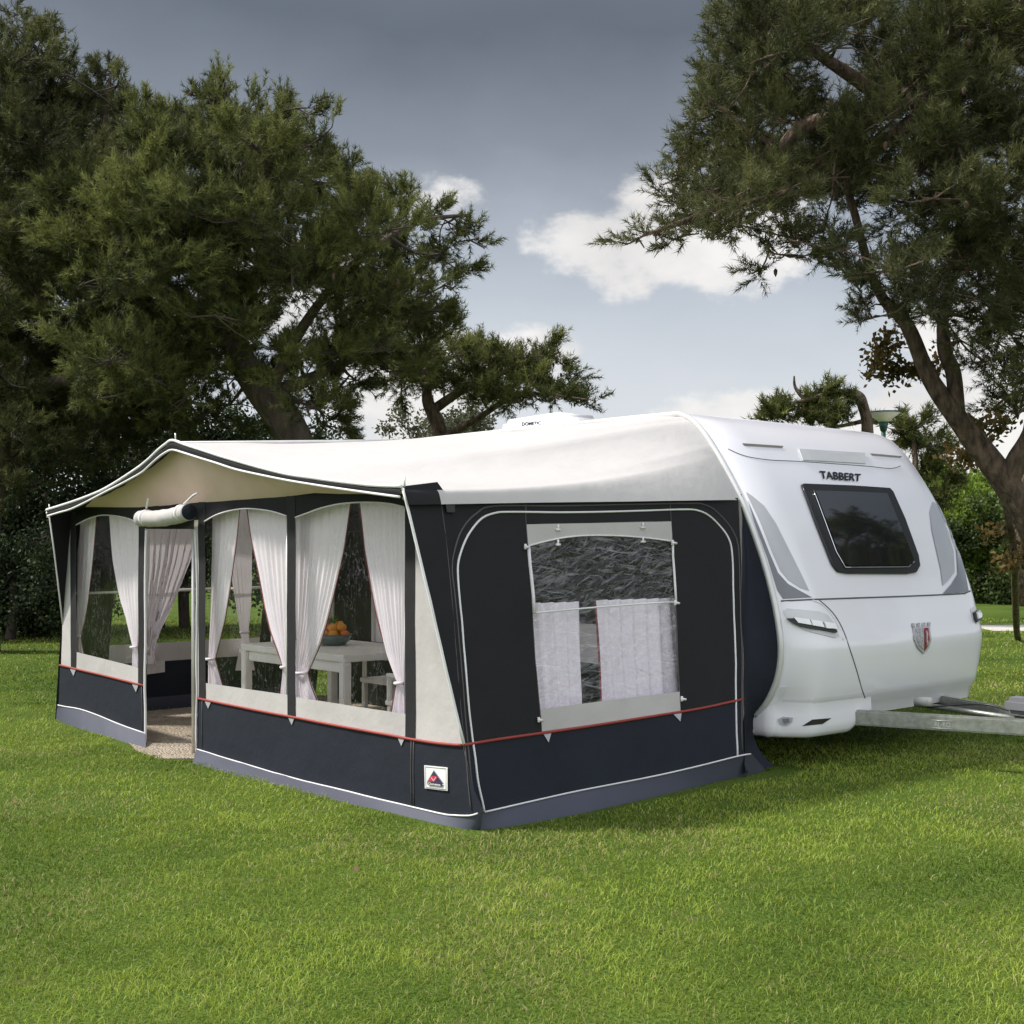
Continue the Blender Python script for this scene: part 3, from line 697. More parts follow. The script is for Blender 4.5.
# simplify: resample the rail curve and continue along the roof and down the rear
pf = prof[::3]+[top]
pf += [(top[0]+.22, RAILTOP+.005), (top[0]+.7, RAILTOP+.008), (2.0, RAILTOP+.01), (3.4, RAILTOP+.01), (4.6, RAILTOP), (5.2, RAILTOP-.02), (5.55, 2.38), (5.8, 2.15), (6.0, 1.75), (6.13, 1.3), (6.18, .9), (6.12, .55), (6.0, .34)]
NW = 48
def bulge(w):      # 0 at the caravan's sides, 1 in the middle
    e = min(w, 1-w)*WC/.30
    c = math.sqrt(max(0, 1-(1-min(e, 1))**2))
    return .72*c+.28*(1-(2*w-1)**2)
def bowz(z): return .15+.05*max(0, 1-abs(z-.8)/.6)
SMIN = min(p[0] for p in rl)
def belly(s, z, w):
    """away from the side walls the locker front hangs straighter than the rail's curve"""
    if z > .88: return s
    e = min(1, min(w, 1-w)*WC/.22); c = e*e*(3-2*e)
    return s+(SMIN-.02+.02*(s-SMIN)-s)*c
vs = []; fs = []; npf = len(pf)
ws = []
for k in range(NW+1):
    x = k/NW; ws.append(.5-.5*math.copysign(abs(math.cos(math.pi*x))**.75, math.cos(math.pi*x)))
for w in ws:
    for i, (s, z) in enumerate(pf):
        n = Vector((pf[min(i+1, npf-1)][1]-pf[max(i-1, 0)][1], -(pf[min(i+1, npf-1)][0]-pf[max(i-1, 0)][0]))).normalized()  # outward in (s,z): left of travel
        o = -n if False else n
        # outward is towards smaller s on the nose and up on the roof
        outs, outz = -n.x, -n.y
        amt = bulge(w)*(bowz(z) if s < 1.2 else .02)
        if s < 1.2: amt *= max(.35, min(1, 1-(s-.6)/1.0)) if s > .6 else 1
        vs.append(L((belly(s, z, w) if s < 1 else s)+outs*amt, D+WC*w, z+outz*amt*.12))
for k in range(NW):
    for i in range(npf-1):
        a = k*npf+i; fs.append((a, a+1, a+npf+1, a+npf))
shell_v = [Vector(v) for v in vs]; shell_f = list(fs)
fs.append(tuple(range(npf))); fs.append(tuple(NW*npf+i for i in range(npf))[::-1])
me_body = mk('body', vs, fs, M_GEL, CV)
bm = bmesh.new(); bm.from_mesh(me_body.data); bmesh.ops.recalc_face_normals(bm, faces=bm.faces[:])
for f in bm.faces:
    if len(f.verts) > 4: f.smooth = False
bm.to_mesh(me_body.data); bm.free()
BV = BVHTree.FromPolygons(shell_v, shell_f)
def nose(x, y, off=0.0):
    r = ray(x, y).normalized(); h = BV.ray_cast(CAM, r)
    if h[0] is None:
        for dx in (-2, -4, -7, -11, 2, 4, 8):
            h = BV.ray_cast(CAM, ray(x+dx, y+(4 if y < 450 else -2)).normalized())
            if h[0] is not None: break
        else:
            return at(x, y, 9)
    n = h[1] if h[1].dot(r) < 0 else -h[1]
    return h[0]+n*off
def Nz(name, poly, m, off=.003, cut=8, thick=0, parent=CV): return patch(name, poly, nose, m, parent, off, cut, thick)
def smoothpoly(p, k=5):
    q = catmull([(*a, 0) for a in p]+[(*p[0], 0)], k); return [(a.x, a.y) for a in q[:-1]]
# awning rail following the nose profile
tube('awning_rail', [L(s, D-.012, z) for s, z in rl]+[L(s, D-.012, RAILTOP) for s in (1.4, 2.4, 3.4, 4.6, 5.2)], .022, M_ALU, CV, 8)
# front window
win_out = [(801, 486.5), (803, 485.8), (850, 487.5), (888, 490), (891, 493), (903, 520), (916, 556), (917.5, 566), (914, 572), (905, 573.5), (846, 573.3), (836, 571.5), (831, 565), (816, 527)]
wn = Nz('front_window', win_out, M_BLACK, .002, 8, .022)
win_in = [(812, 493), (850, 494), (884, 495.5), (894, 520), (910, 560), (909, 566), (896, 567.5), (846, 567.5), (840, 565), (834, 552)]
Nz('pane', win_in, M_GLASS, .034, 8, 0, wn)
line('pane_trim', [(810.5, 492), (833, 553), (842, 569), (905, 568.5), (911, 563)], nose, .004, M_CHROME, wn, .03, 0, 6)
line('window_seal', win_out+[win_out[0]], nose, .010, M_BLACK, wn, .014, 0, 6)
# lettering and light bars
text_on('nameplate', 'TABBERT', [(818.5, 471.6), (860, 474.8), (859.5, 482), (820.5, 479)], nose, M_BLACK, CV, .012, bold=.012)
text_on('nameplate_edge', 'TABBERT', [(818, 472.0), (859.5, 475.2), (859, 482.5), (820, 479.5)], nose, M_CHROME, CV, .009, bold=.02)
for q in ([(742, 443.5), (783, 446.2), (782, 448.4), (744, 446)], [(870, 453.6), (902, 456.5), (900, 458.2), (872, 455.8)]): Nz('gutter_slot', q, mat('slot_shade', (.16, .155, .14), .6), .004, 6)
Nz('hatch_strip', [(798, 449.5), (864, 453.5), (865, 464), (802, 460.5)], mat('strip_plastic', (.66, .67, .69), .12, coat=1), .004, 6, .006)
line('roof_seam', [(728, 449), (745, 456), (770, 460), (800, 461.5), (864, 466), (890, 468.5), (900, 466)], nose, .003, M_GAP, CV, .001, 4, 6)
# grey graphics either side
gl = Nz('side_graphic', [(746, 492), (752, 496), (764, 506), (776, 524), (790, 552), (802, 576), (809, 591), (800, 588), (788, 580), (780, 570), (772, 552), (760, 522), (748, 497)], M_GREYL, .003, 6)
Nz('side_graphic', [(747.5, 500), (757, 522), (769, 552), (778, 573), (788, 584), (800, 591), (812, 597.5), (783, 599), (777, 590), (768, 560), (755, 524)], M_GREYD, .003, 6)
Nz('side_graphic', [(932, 502), (936, 505), (946, 528), (953, 552), (954, 572), (948, 580), (942, 586), (940, 570), (931, 530), (929, 512)], M_GREYL, .008, 6)
Nz('side_graphic', [(937, 503), (942, 510), (954, 538), (964, 570), (968, 592), (942, 594), (951, 584), (957, 574), (956, 552), (948, 527)], M_GREYD, .008, 6)
# seams
line('panel_seam', [(781, 601), (812, 599.5), (850, 598.2), (900, 596.5), (945, 594.6), (974, 593)], nose, .006, M_GAP, CV, .001, 0, 8)
line('panel_seam', [(819, 600), (832, 612), (842, 628), (850, 650), (857, 672), (862, 690), (867, 703), (870, 714)], nose, .004, M_GAP, CV, .001, 4, 6)
line('panel_crease', [(812, 600), (824, 606), (836, 622), (843, 640)], nose, .007, M_GEL, CV, .0, 4, 6)
# marker lights in shallow recesses
def marker(poly_rec, poly_lens, splits, vis=True):
    r_ = Nz('marker_light', poly_rec, mat('recess_gelcoat', (.62, .63, .64), .3, coat=.5), .003, 5, .004)
    Nz('lens_base', [(p[0], p[1]+1.2) for p in poly_lens], M_BLACK, .010, 6, .02, r_)
    for q in splits: Nz('lens', q, M_LAMP, .028, 6, .012, r_)
marker([(783, 611), (787, 608.5), (818, 611.5), (827, 615), (834, 624), (839, 636), (834, 638), (806, 631), (792, 624), (787, 619)],
       [(786, 617.5), (795, 617.5), (830, 624), (834.5, 632.5), (800, 626), (792, 622)],
       [[(792, 617.8), (806, 620.2), (808.5, 626), (796.5, 623.6)], [(807.5, 620.5), (818, 622.3), (820.5, 628.5), (809.8, 626.4)], [(820, 622.6), (830, 624.4), (834, 631.8), (822.3, 629)]])
marker([(970, 609), (974, 606), (977.5, 611), (979, 622), (976, 624), (972, 620)], [(971.5, 612), (975, 609.5), (977.5, 613), (978, 620), (974.5, 622), (972.5, 618)], [[(972.5, 613), (975, 611), (977, 614), (977.3, 619), (974.8, 620.5)]])
# crest
cr = Nz('crest', [(912, 628), (928.5, 626.5), (930, 640), (927.5, 648), (922.5, 653.5), (917, 648), (913.2, 640)], mat('crest_rim', (.50, .50, .52), .45, metal=.2), .004, 5, .008)
Nz('crest_field', [(922.5, 629), (926.8, 628.6), (928, 640), (926, 646), (922.8, 650.5)], mat('crest_red', (.28, .02, .025), .35), .013, 5, .002, cr)
Nz('crest_field', [(914, 629.6), (921.4, 629.1), (921.7, 649.5), (918, 646.4), (915, 639)], mat('crest_silver', (.42, .42, .43), .45, metal=.3, var=.7, vscale=70), .013, 5, .002, cr)
Nz('crest_figure', [(924, 633), (925, 631), (926.2, 634), (925.6, 638), (926.6, 643), (924.6, 646), (924.6, 640)], mat('crest_silver', (.42, .42, .43)), .016, 4, .001, cr)
for i in range(4):
    x = 910.8+i*5.2; Nz('crest_crown', [(x, 623.6-i*.3), (x+2.6, 623.4-i*.3), (x+2.9, 627.4-i*.3), (x+.3, 627.6-i*.3)], MATS['crest_silver'], .004, None, .008, cr)
# lower bumper skirts at both corners: hang just proud of the shell and below it
def shell_s(w, z):
    h = BV.ray_cast(L(-3, D+WC*w, z), U)
    return loc(h[0])[0] if h[0] is not None else rail_at_z(z)-.1*bulge(w)
def skirt(w0, w1):
    vs = []; fs = []; n = 30
    zr = [(.56, .0008), (.50, .002), (.44, .004), (.37, .007), (.30, .009), (.255, .008), (.225, -.010), (.212, -.04), (.212, -.16)]
    sc_ = shell_s(.012, .43)
    for sx_ in (.9, .5, .3, sc_+.06):
        for z, o in zr: vs.append(L(sx_, D-o-.012, z))
        if len(vs) > len(zr): o_ = len(vs)-2*len(zr); fs += [(o_+j, o_+j+1, o_+j+len(zr)+1, o_+j+len(zr)) for j in range(len(zr)-1)]
    for i in range(n+1):
        w = w0+(w1-w0)*i/n; s0 = shell_s(max(w, .012), .43); up = max(0, (i/n-.72)/.28)
        for z, o in zr:
            s0 = shell_s(max(w, .012), max(z, .44))
            zz_ = z+(.405-z)*.62*up if z < .40 else z
            vs.append(L(s0-o, D+WC*w, zz_))
        o_ = len(vs)-2*len(zr); fs += [(o_+j, o_+j+1, o_+j+len(zr)+1, o_+j+len(zr)) for j in range(len(zr)-1)]
    return mk('bumper_skirt', vs, fs, M_GEL, CV)
sk = skirt(.0, .33)
BV2 = BVHTree.FromPolygons([Vector(v.co) for v in sk.data.vertices], [tuple(p.vertices) for p in sk.data.polygons])
def onsk(x, y, off=0.0):
    r = ray(x, y).normalized(); h = BV2.ray_cast(CAM, r)
    if h[0] is None: return nose(x, y, off)
    n = h[1] if h[1].dot(r) < 0 else -h[1]; return h[0]+n*off
fg = patch('fog_light', [(778, 719), (783, 716.5), (793, 717.5), (792, 722), (786, 725.5), (780, 724)], onsk, M_GREYL, CV, .004, 5, .006)
patch('lens', [(782, 718.6), (789, 718.2), (789.5, 721.8), (784, 723.6)], onsk, M_PLAST, fg, .012, 5, .004)
patch('air_slot', [(802, 726), (812, 719.5), (831, 718), (822, 724)], onsk, M_BLACK, CV, .005, 5)
# chassis, wheels, tow bar
MID = D+WC/2
box('chassis', L(3.2, MID, .36), (5.4, 1.7, .14), M_BLACK, CV)
for t in (D+.22, D+WC-.22):
    c = L(3.3, t, .32)
    for nm, r, wd, m in (('tyre', .32, .17, M_BLACK), ('rim', .2, .185, M_CHROME)):
        pass
    wh = tube('wheel', [c-V*.085, c-V*.06, c+V*.06, c+V*.085], [.29, .32, .32, .29], M_BLACK, CV, 28)
    tube('rim', [c-V*.092, c+V*.092], .19, M_CHROME, wh, 24)
def beam(a, b, h, w, name):
    d = (b-a).normalized(); side = d.cross(ZZ).normalized()
    return box(name, (a+b)/2, ((b-a).length, w, h), M_GALV, CV, d, side, ZZ, .012)
HB = L(-1.45, MID, .315)
bmr = beam(L(.9, D+.25, .315), HB-V*.06, .105, .055, 'drawbar'); beam(L(.9, D+WC-.25, .315), HB+V*.06, .105, .055, 'drawbar')
# lettering pressed into the near beam
pa, pb = L(.9, D+.25, .315), HB-V*.06; bd_ = (pb-pa).normalized(); bn = ZZ.cross(bd_).normalized()
if bn.dot(CAM-pa) < 0: bn = -bn
def onbeam(x, y, off=0): return hit(x, y, pa+bn*.0275, bn)+bn*off
text_on('beam_lettering', 'AL-KO', [(934, 721), (950.5, 722.3), (950.5, 727.4), (934, 726.4)], onbeam, mat('pressed_steel', (.60, .61, .58), .4, metal=.7), CV, .003, bold=.02)
for q in ([(932, 720), (952.5, 721.4)], [(932, 727.8), (952.5, 729)]): line('beam_emblem', q, onbeam, .002, mat('pressed_steel', (.6, .61, .58)), CV, .002)
# overrun, handbrake and coupling
cp = box('coupling_cover', L(-1.10, MID, .432), (.34, .17, .11), M_PLAST, CV, None, None, None, .03)
tube('coupling_head', [L(-1.25, MID, .41), HB-U*.28+ZZ*.10, HB-U*.36+ZZ*.08], [.035, .035, .05], M_GALV, CV, 12)
tube('gas_hose', catmull([L(-.35, MID-.05, .36), L(-.7, MID+.1, .40), L(-1.0, MID+.02, .37), L(-1.15, MID, .40)], 6), .006, M_BLACK, CV)
tube('overrun_tube', [L(-.2, MID+.05, .36), L(-1.2, MID+.02, .33)], .02, M_GALV, CV, 12)
tube('connector_plug', [L(-.3, MID-.1, .40), L(-.42, MID-.12, .41)], .032, mat('pale_plastic', (.5, .5, .46), .5), CV, 14)
jw = tube('jockey_wheel', [L(-1.30, MID-.10, .62), L(-1.30, MID-.10, .17)], .024, M_GALV, CV, 12)
tube('wheel', [L(-1.30, MID-.14, .085), L(-1.30, MID-.06, .085)], .08, M_BLACK, jw, 20)
# roof air conditioner
ac_c = (lambda p: p)(hit(552, 421, L(0, MID, 0), V))
acs, act, acz = loc(ac_c)
vs = []; fs = []; bmv = bmesh.new()
n1, n2 = 16, 10
box_pts = []
Zt = acz+.075
for (ds, tt, zz) in ((-.50, -.33, 2.44), (.44, -.33, 2.44), (.44, .33, 2.44), (-.50, .33, 2.44), (-.36, -.27, Zt-.03), (.40, -.29, Zt-.055), (.40, .29, Zt-.055), (-.36, .27, Zt-.03)):
    bmv.verts.new(L(acs+ds, act+tt, zz))
bmv.verts.ensure_lookup_table()
for f in ((3, 2, 1, 0), (4, 5, 6, 7), (0, 1, 5, 4), (1, 2, 6, 5), (2, 3, 7, 6), (3, 0, 4, 7)): bmv.faces.new([bmv.verts[i] for i in f])
bmesh.ops.recalc_face_normals(bmv, faces=bmv.faces[:]); bmesh.ops.bevel(bmv, geom=bmv.edges[:], offset=.045, segments=4, affect='EDGES')
ac = from_bm('air_conditioner', bmv, M_GEL, CV, True)
bm = bmesh.new(); bm.from_mesh(ac.data); BV3 = BVHTree.FromBMesh(bm); bm.free()
def onac(x, y, off=0.0):
    r = ray(x, y).normalized(); h = BV3.ray_cast(CAM, r)
    if h[0] is None: return hit(x, y, L(0, act-.36, 0), V)
    n = h[1] if h[1].dot(r) < 0 else -h[1]; return h[0]+n*off
text_on('unit_lettering', 'DOMETIC', [(522, 422.4), (541, 421.2), (541, 424.4), (522, 425.8)], onac, M_BLACK, ac, .004, bold=.02)
# dark windows and doorway added to the side wall to darken the awning's inside
def side_box(name, s0, s1, z0, z1, m, parent, thick=.02): return box(name, L((s0+s1)/2, D-thick/2, (z0+z1)/2), (s1-s0, thick, z1-z0), m, parent, None, None, None, .006)
for a0, a1 in ((.85, 2.62), (3.55, 4.62)):
    sw = side_box('added_dark_window', a0, a1, .90, 1.68, M_BLACK, CV); side_box('pane', a0+.05, a1-.05, .95, 1.63, mat('dull_acrylic', (.012, .012, .013), .5, spec=.3), sw, .028)
side_box('doorway', 4.72, 5.38, .42, 2.12, M_BLACK, CV, .012)
for a0, a1 in ((4.69, 4.72), (5.38, 5.41)): side_box('door_frame', a0, a1, .40, 2.15, M_ALU, CV, .03)
dr = box('door', L(5.42, D-.36, 1.27), (.04, .66, 1.7), mat('door_panel', (.6, .6, .6), .4), CV); box('handle', L(5.38, D-.62, 1.2), (.05, .10, .05), M_BLACK, dr)
box('dark_wall_sheet', L(2.9, D-.05, .30), (5.0, .012, .60), M_CHAR, AW)  # dark sheet added in place of shade low on the wall

# ------------------------------------------------------------------ ground
def lawn_mat():
    m, nt, out = newmat('lawn'); lk = nt.links.new
    tc = N(nt, 'ShaderNodeTexCoord')
    n1 = N(nt, 'ShaderNodeTexNoise', Scale=.7, Detail=5.0); n2 = N(nt, 'ShaderNodeTexNoise', Scale=55.0, Detail=6.0); n3 = N(nt, 'ShaderNodeTexNoise', Scale=4.0, Detail=4.0)
    for n in (n1, n2, n3): lk(tc.outputs['Object'], n.inputs['Vector'])
    r1 = N(nt, 'ShaderNodeValToRGB'); e = r1.color_ramp.elements; e[0].position = .3; e[0].color = (.060, .110, .016, 1); e[1].position = .7; e[1].color = (.115, .170, .028, 1)
    lk(n1.outputs['Fac'], r1.inputs['Fac'])
    r2 = N(nt, 'ShaderNodeMapRange'); r2.inputs['From Min'].default_value = .3; r2.inputs['From Max'].default_value = .7; r2.inputs['To Min'].default_value = .5; r2.inputs['To Max'].default_value = 1.35
    lk(n2.outputs['Fac'], r2.inputs['Value'])
    mx = N(nt, 'ShaderNodeVectorMath', operation='SCALE'); lk(r1.outputs['Color'], mx.inputs[0]); lk(r2.outputs['Result'], mx.inputs['Scale'])
    r3 = N(nt, 'ShaderNodeMapRange'); r3.inputs['From Min'].default_value = .58; r3.inputs['From Max'].default_value = .75; r3.inputs['To Max'].default_value = .5
    lk(n3.outputs['Fac'], r3.inputs['Value'])
    mm = N(nt, 'ShaderNodeMix', data_type='RGBA'); lk(r3.outputs['Result'], mm.inputs['Factor']); lk(mx.outputs['Vector'], mm.inputs[6]); mm.inputs[7].default_value = (.16, .14, .06, 1)
    b = N(nt, 'ShaderNodeBsdfPrincipled', Roughness=.9); b.inputs['Specular IOR Level'].default_value = .1
    lk(mm.outputs[2], b.inputs['Base Color'])
    bp = N(nt, 'ShaderNodeBump', Strength=.8, Distance=.04); lk(n2.outputs['Fac'], bp.inputs['Height']); lk(bp.outputs['Normal'], b.inputs['Normal'])
    lk(b.outputs[0], out.inputs['Surface']); return m
M_LAWN = lawn_mat()
# concentric sheet so that it is fine near the camera and reaches the horizon
vs = []; fs = []
rings = [0, 2, 4, 6, 8, 10, 13, 17, 22, 30, 45, 80, 200, 600, 2500]; sg = 64
for r in rings:
    for k in range(sg):
        a = 2*math.pi*k/sg; p = Vector((r*math.cos(a), 6+r*math.sin(a), 0))
        vs.append(p)
for i in range(len(rings)-1):
    for k in range(sg):
        a = i*sg+k; b = i*sg+(k+1) % sg; fs.append((a, b, b+sg, a+sg))
o = mk('lawn', vs, fs, M_LAWN); tag(o, kind='structure')
def flat(name, pts, z, m):
    return tag(mk(name, [Vector((p[0], p[1], z)) for p in pts], [tuple(range(len(pts)))], m, None, False), kind='structure')
m, nt, out = newmat('gravel'); lk = nt.links.new
tc = N(nt, 'ShaderNodeTexCoord'); vo = N(nt, 'ShaderNodeTexVoronoi', Scale=60.0); lk(tc.outputs['Object'], vo.inputs['Vector'])
nz = N(nt, 'ShaderNodeTexNoise', Scale=5.0, Detail=5.0); lk(tc.outputs['Object'], nz.inputs['Vector'])
rp = N(nt, 'ShaderNodeValToRGB'); rp.color_ramp.elements[0].color = (.22, .17, .12, 1); rp.color_ramp.elements[1].color = (.55, .48, .38, 1)
sp = N(nt, 'ShaderNodeSeparateColor'); lk(vo.outputs['Color'], sp.inputs[0])
ad = N(nt, 'ShaderNodeMath', operation='MULTIPLY_ADD'); lk(sp.outputs[0], ad.inputs[0]); ad.inputs[1].default_value = .6; lk(nz.outputs['Fac'], ad.inputs[2])
a2 = N(nt, 'ShaderNodeMath', operation='SUBTRACT'); lk(ad.outputs[0], a2.inputs[0]); a2.inputs[1].default_value = .3; lk(a2.outputs[0], rp.inputs['Fac'])
b = N(nt, 'ShaderNodeBsdfPrincipled', Roughness=.95); lk(rp.outputs['Color'], b.inputs['Base Color'])
bp = N(nt, 'ShaderNodeBump', Strength=1.0, Distance=.02); lk(vo.outputs['Distance'], bp.inputs['Height']); bp.invert = True; lk(bp.outputs['Normal'], b.inputs['Normal'])
lk(b.outputs[0], out.inputs['Surface']); M_GRAV = m
flat('gravel_floor', [L(.12, .03, 0), L(.15, D, 0), L(LEN-.05, D, 0), L(LEN-.05, 0, 0), L(4.2, -.02, 0), L(4.0, -.10, 0), L(3.6, -.22, 0), L(3.2, -.25, 0), L(3.0, -.02, 0)], .004, M_GRAV)
flat('path', [(8.5, 22.2), (30, 22.9), (30, 24.6), (8.5, 23.9)], .004, mat('path_concrete', (.52, .49, .44), .9, var=.15, vscale=3))

# grass blades
def value_noise(x, y, sc, seed):
    r = np.random.default_rng(seed); g = r.random((64, 64)); X = x*sc; Y = y*sc
    xi = np.floor(X).astype(int); yi = np.floor(Y).astype(int); fx = X-xi; fy = Y-yi; fx = fx*fx*(3-2*fx); fy = fy*fy*(3-2*fy)
    G = lambda a, b: g[a % 64, b % 64]
    return (G(xi, yi)*(1-fx)+G(xi+1, yi)*fx)*(1-fy)+(G(xi, yi+1)*(1-fx)+G(xi+1, yi+1)*fx)*fy
def grass():
    bands = [(3.3, 5.0, 8200), (5.0, 7.0, 5400), (7.0, 10.0, 2700), (10.0, 15.0, 1100), (15, 26, 330)]
    P = []
    for d0, d1, den in bands:
        w = .43*d1+2.2; area = 2*w*(d1-d0); n = int(area*den)
        x = RNG.uniform(-w, w, n); y = RNG.uniform(d0, d1, n)
        ok = abs(x) < .43*y+2.0; P.append(np.stack([x[ok], y[ok]], 1))
    P = np.concatenate(P)
    g0 = np.array(G0); uu = np.array(U)[:2]; vv = np.array(V)[:2]
    s = (P-g0[:2])@uu; t = (P-g0[:2])@vv
    off = np.where((s > 3.0) & (s < 4.2), -.22, -.105)
    inside = (s > -.11) & (s < LEN-.05) & (t > off) & (t < D+.2)
    inside |= (s > .9) & (s < 5.8) & (t > D) & (t < D+WC-.6)
    inside |= (P[:, 0] > 8.5) & (P[:, 1] > 22.2) & (P[:, 1] < 24.5)
    P = P[~inside]; n = len(P); x, y = P[:, 0], P[:, 1]
    clump = value_noise(x, y, 9.0, 1); broad = value_noise(x, y, .9, 2); mid = value_noise(x, y, 2.6, 5)
    h = (.011+.018*clump)*RNG.uniform(.5, 1.25, n)*(1+.12*np.maximum(y-9, 0)/4)
    wdt = np.maximum(.0029, .00075*y)*RNG.uniform(.7, 1.2, n)
    az = RNG.uniform(0, 2*np.pi, n)+clump*3; lean = RNG.uniform(.3, 1.9, n)*h
    dx, dy = np.cos(az), np.sin(az); sx, sy = -dy, dx
    a2 = RNG.uniform(0, 2*np.pi, n); sx = np.cos(a2); sy = np.sin(a2)
    z0 = np.full(n, -.003)
    b1 = np.stack([x-sx*wdt/2, y-sy*wdt/2, z0], 1); b2 = np.stack([x+sx*wdt/2, y+sy*wdt/2, z0], 1)
    m1 = np.stack([x+dx*lean*.35+sx*wdt*.42, y+dy*lean*.35+sy*wdt*.42, h*.65], 1); m2 = np.stack([x+dx*lean*.35-sx*wdt*.42, y+dy*lean*.35-sy*wdt*.42, h*.65], 1)
    tp = np.stack([x+dx*lean, y+dy*lean, h], 1)
    quad = np.stack([b1, b2, m1, m2], 1).reshape(-1, 3); tri = np.stack([m2, m1, tp], 1).reshape(-1, 3)
    me = bpy.data.meshes.new('grass'); V_ = np.concatenate([quad, tri]); nv = len(V_)
    me.vertices.add(nv); me.vertices.foreach_set('co', V_.astype(np.float32).ravel())
    me.loops.add(nv); me.loops.foreach_set('vertex_index', np.arange(nv, dtype=np.int32))
    ls = np.concatenate([np.arange(n)*4, 4*n+np.arange(n)*3]).astype(np.int32); lt = np.concatenate([np.full(n, 4), np.full(n, 3)]).astype(np.int32)
    me.polygons.add(2*n); me.polygons.foreach_set('loop_start', ls); me.polygons.foreach_set('loop_total', lt)
    dry = (RNG.random(n) < (.04+.30*np.clip((value_noise(x, y, 1.1, 9)-.62)*3, 0, 1)))
    tint = np.clip(-.20+.62*broad+.44*RNG.random(n)+.10*clump+.34*(mid-.5), 0, .78); tint = np.where(dry, RNG.uniform(.85, 1, n), tint)
    tv = np.concatenate([np.repeat(tint, 4), np.repeat(tint, 3)])
    a = me.attributes.new('tint', 'FLOAT', 'POINT'); a.data.foreach_set('value', tv.astype(np.float32))
    mt = leafmat('grass_blade', (.066, .126, .015), (.40, .495, .078), .35, .42)
    rp = next(q for q in mt.node_tree.nodes if q.type == 'VALTORGB').color_ramp
    rp.elements[1].position = .78; e = rp.elements.new(.85); e.color = (.44, .40, .18, 1)
    me.materials.append(mt); me.update(calc_edges=True)
    tag(link(bpy.data.objects.new('grass', me)), 'short mown green grass covering the lawn', 'grass', None, 'stuff')
grass()
lf = []; tl_ = []
for k in range(90):
    y = RNG.uniform(4.2, 20)**1.0; x = RNG.uniform(-.42, .42)*y; q = (Vector((x, y, 0))-G0); a, b = q.dot(U), q.dot(V)
    if -.2 < a < LEN+.2 and -.3 < b < D+WC: continue
    an = RNG.uniform(0, 6.28); d = np.array([math.cos(an), math.sin(an), RNG.uniform(-.3, .3)]); e = np.array([-d[1], d[0], RNG.uniform(-.5, .5)]); c = np.array([x, y, RNG.uniform(.02, .035)]); r = RNG.uniform(.016, .03)
    lf += [c-d*r, c+e*r*.45, c+d*r, c-e*r*.45]; tl_ += [RNG.random()]*4
tag(np_mesh('fallen_leaves', np.array(lf), 0, 4, leafmat('dead_leaf', (.10, .055, .03), (.30, .20, .10), .2), None, np.array(tl_)), 'small brown fallen leaves scattered on the grass', 'leaves', None, 'stuff')

# ------------------------------------------------------------------ trees
def unit(a): return a/np.maximum(np.linalg.norm(a, axis=-1, keepdims=True), 1e-9)
def needles(C, Dr, nj, ln, nl, nw, rng):
    """sprays of needles round shoots: C centres, Dr directions"""
    n = len(C); f = rng.random((n, nj)); th = rng.uniform(.35, 1.15, (n, nj)); ph = rng.uniform(0, 2*np.pi, (n, nj))
    a = unit(np.cross(Dr, rng.normal(0, 1, (n, 3)))); b = np.cross(Dr, a)
    perp = a[:, None]*np.cos(ph)[..., None]+b[:, None]*np.sin(ph)[..., None]
    nd = Dr[:, None]*np.cos(th)[..., None]+perp*np.sin(th)[..., None]
    lenj = nl*rng.uniform(.6, 1.15, (n, nj, 1)); base = C[:, None]+Dr[:, None]*(ln*f)[..., None]
    side = unit(np.cross(nd, rng.normal(0, 1, (n, nj, 3))))*nw/2
    tri = np.stack([base-side, base+side, base+nd*lenj], 2).reshape(-1, 3)
    return tri
def inside_poly(x, y, poly):
    c = False; n = len(poly); j = n-1
    for i in range(n):
        xi, yi = poly[i]; xj, yj = poly[j]
        if (yi > y) != (yj > y) and x < (xj-xi)*(y-yi)/(yj-yi)+xi: c = not c
        j = i
    return c
def edge_dist(x, y, poly):
    m = 1e9
    for (a, b), (c, d) in zip(poly, poly[1:]+poly[:1]):
        vx, vy = c-a, d-b; t = max(0, min(1, ((x-a)*vx+(y-b)*vy)/(vx*vx+vy*vy+1e-9))); m = min(m, math.hypot(x-a-t*vx, y-b-t*vy))
    return m
def sample_clumps(poly, n, d0, spread, rng, holes=(), rmin=14, inset=0, front=()):
    xs = [p[0] for p in poly]; ys = [p[1] for p in poly]; out = []; tries = 0
    while len(out) < n and tries < n*60:
        tries += 1
        x = rng.uniform(min(xs), max(xs)); y = rng.uniform(min(ys), max(ys))
        if not inside_poly(x, y, poly): continue
        if any(((x-h[0])/h[2])**2+((y-h[1])/h[3])**2 < 1 for h in holes): continue
        if inset and edge_dist(x, y, poly) < inset: continue
        d = d0+rng.uniform(-1, 1)*spread
        if any(((x-h[0])/h[2])**2+((y-h[1])/h[3])**2 < 1 and d < h[4] for h in front): continue
        if any((x-o[0])**2+(y-o[1])**2 < rmin**2 and abs(d-o[2]) < spread*.35 for o in out): continue
        out.append((x, y, d))
    return out
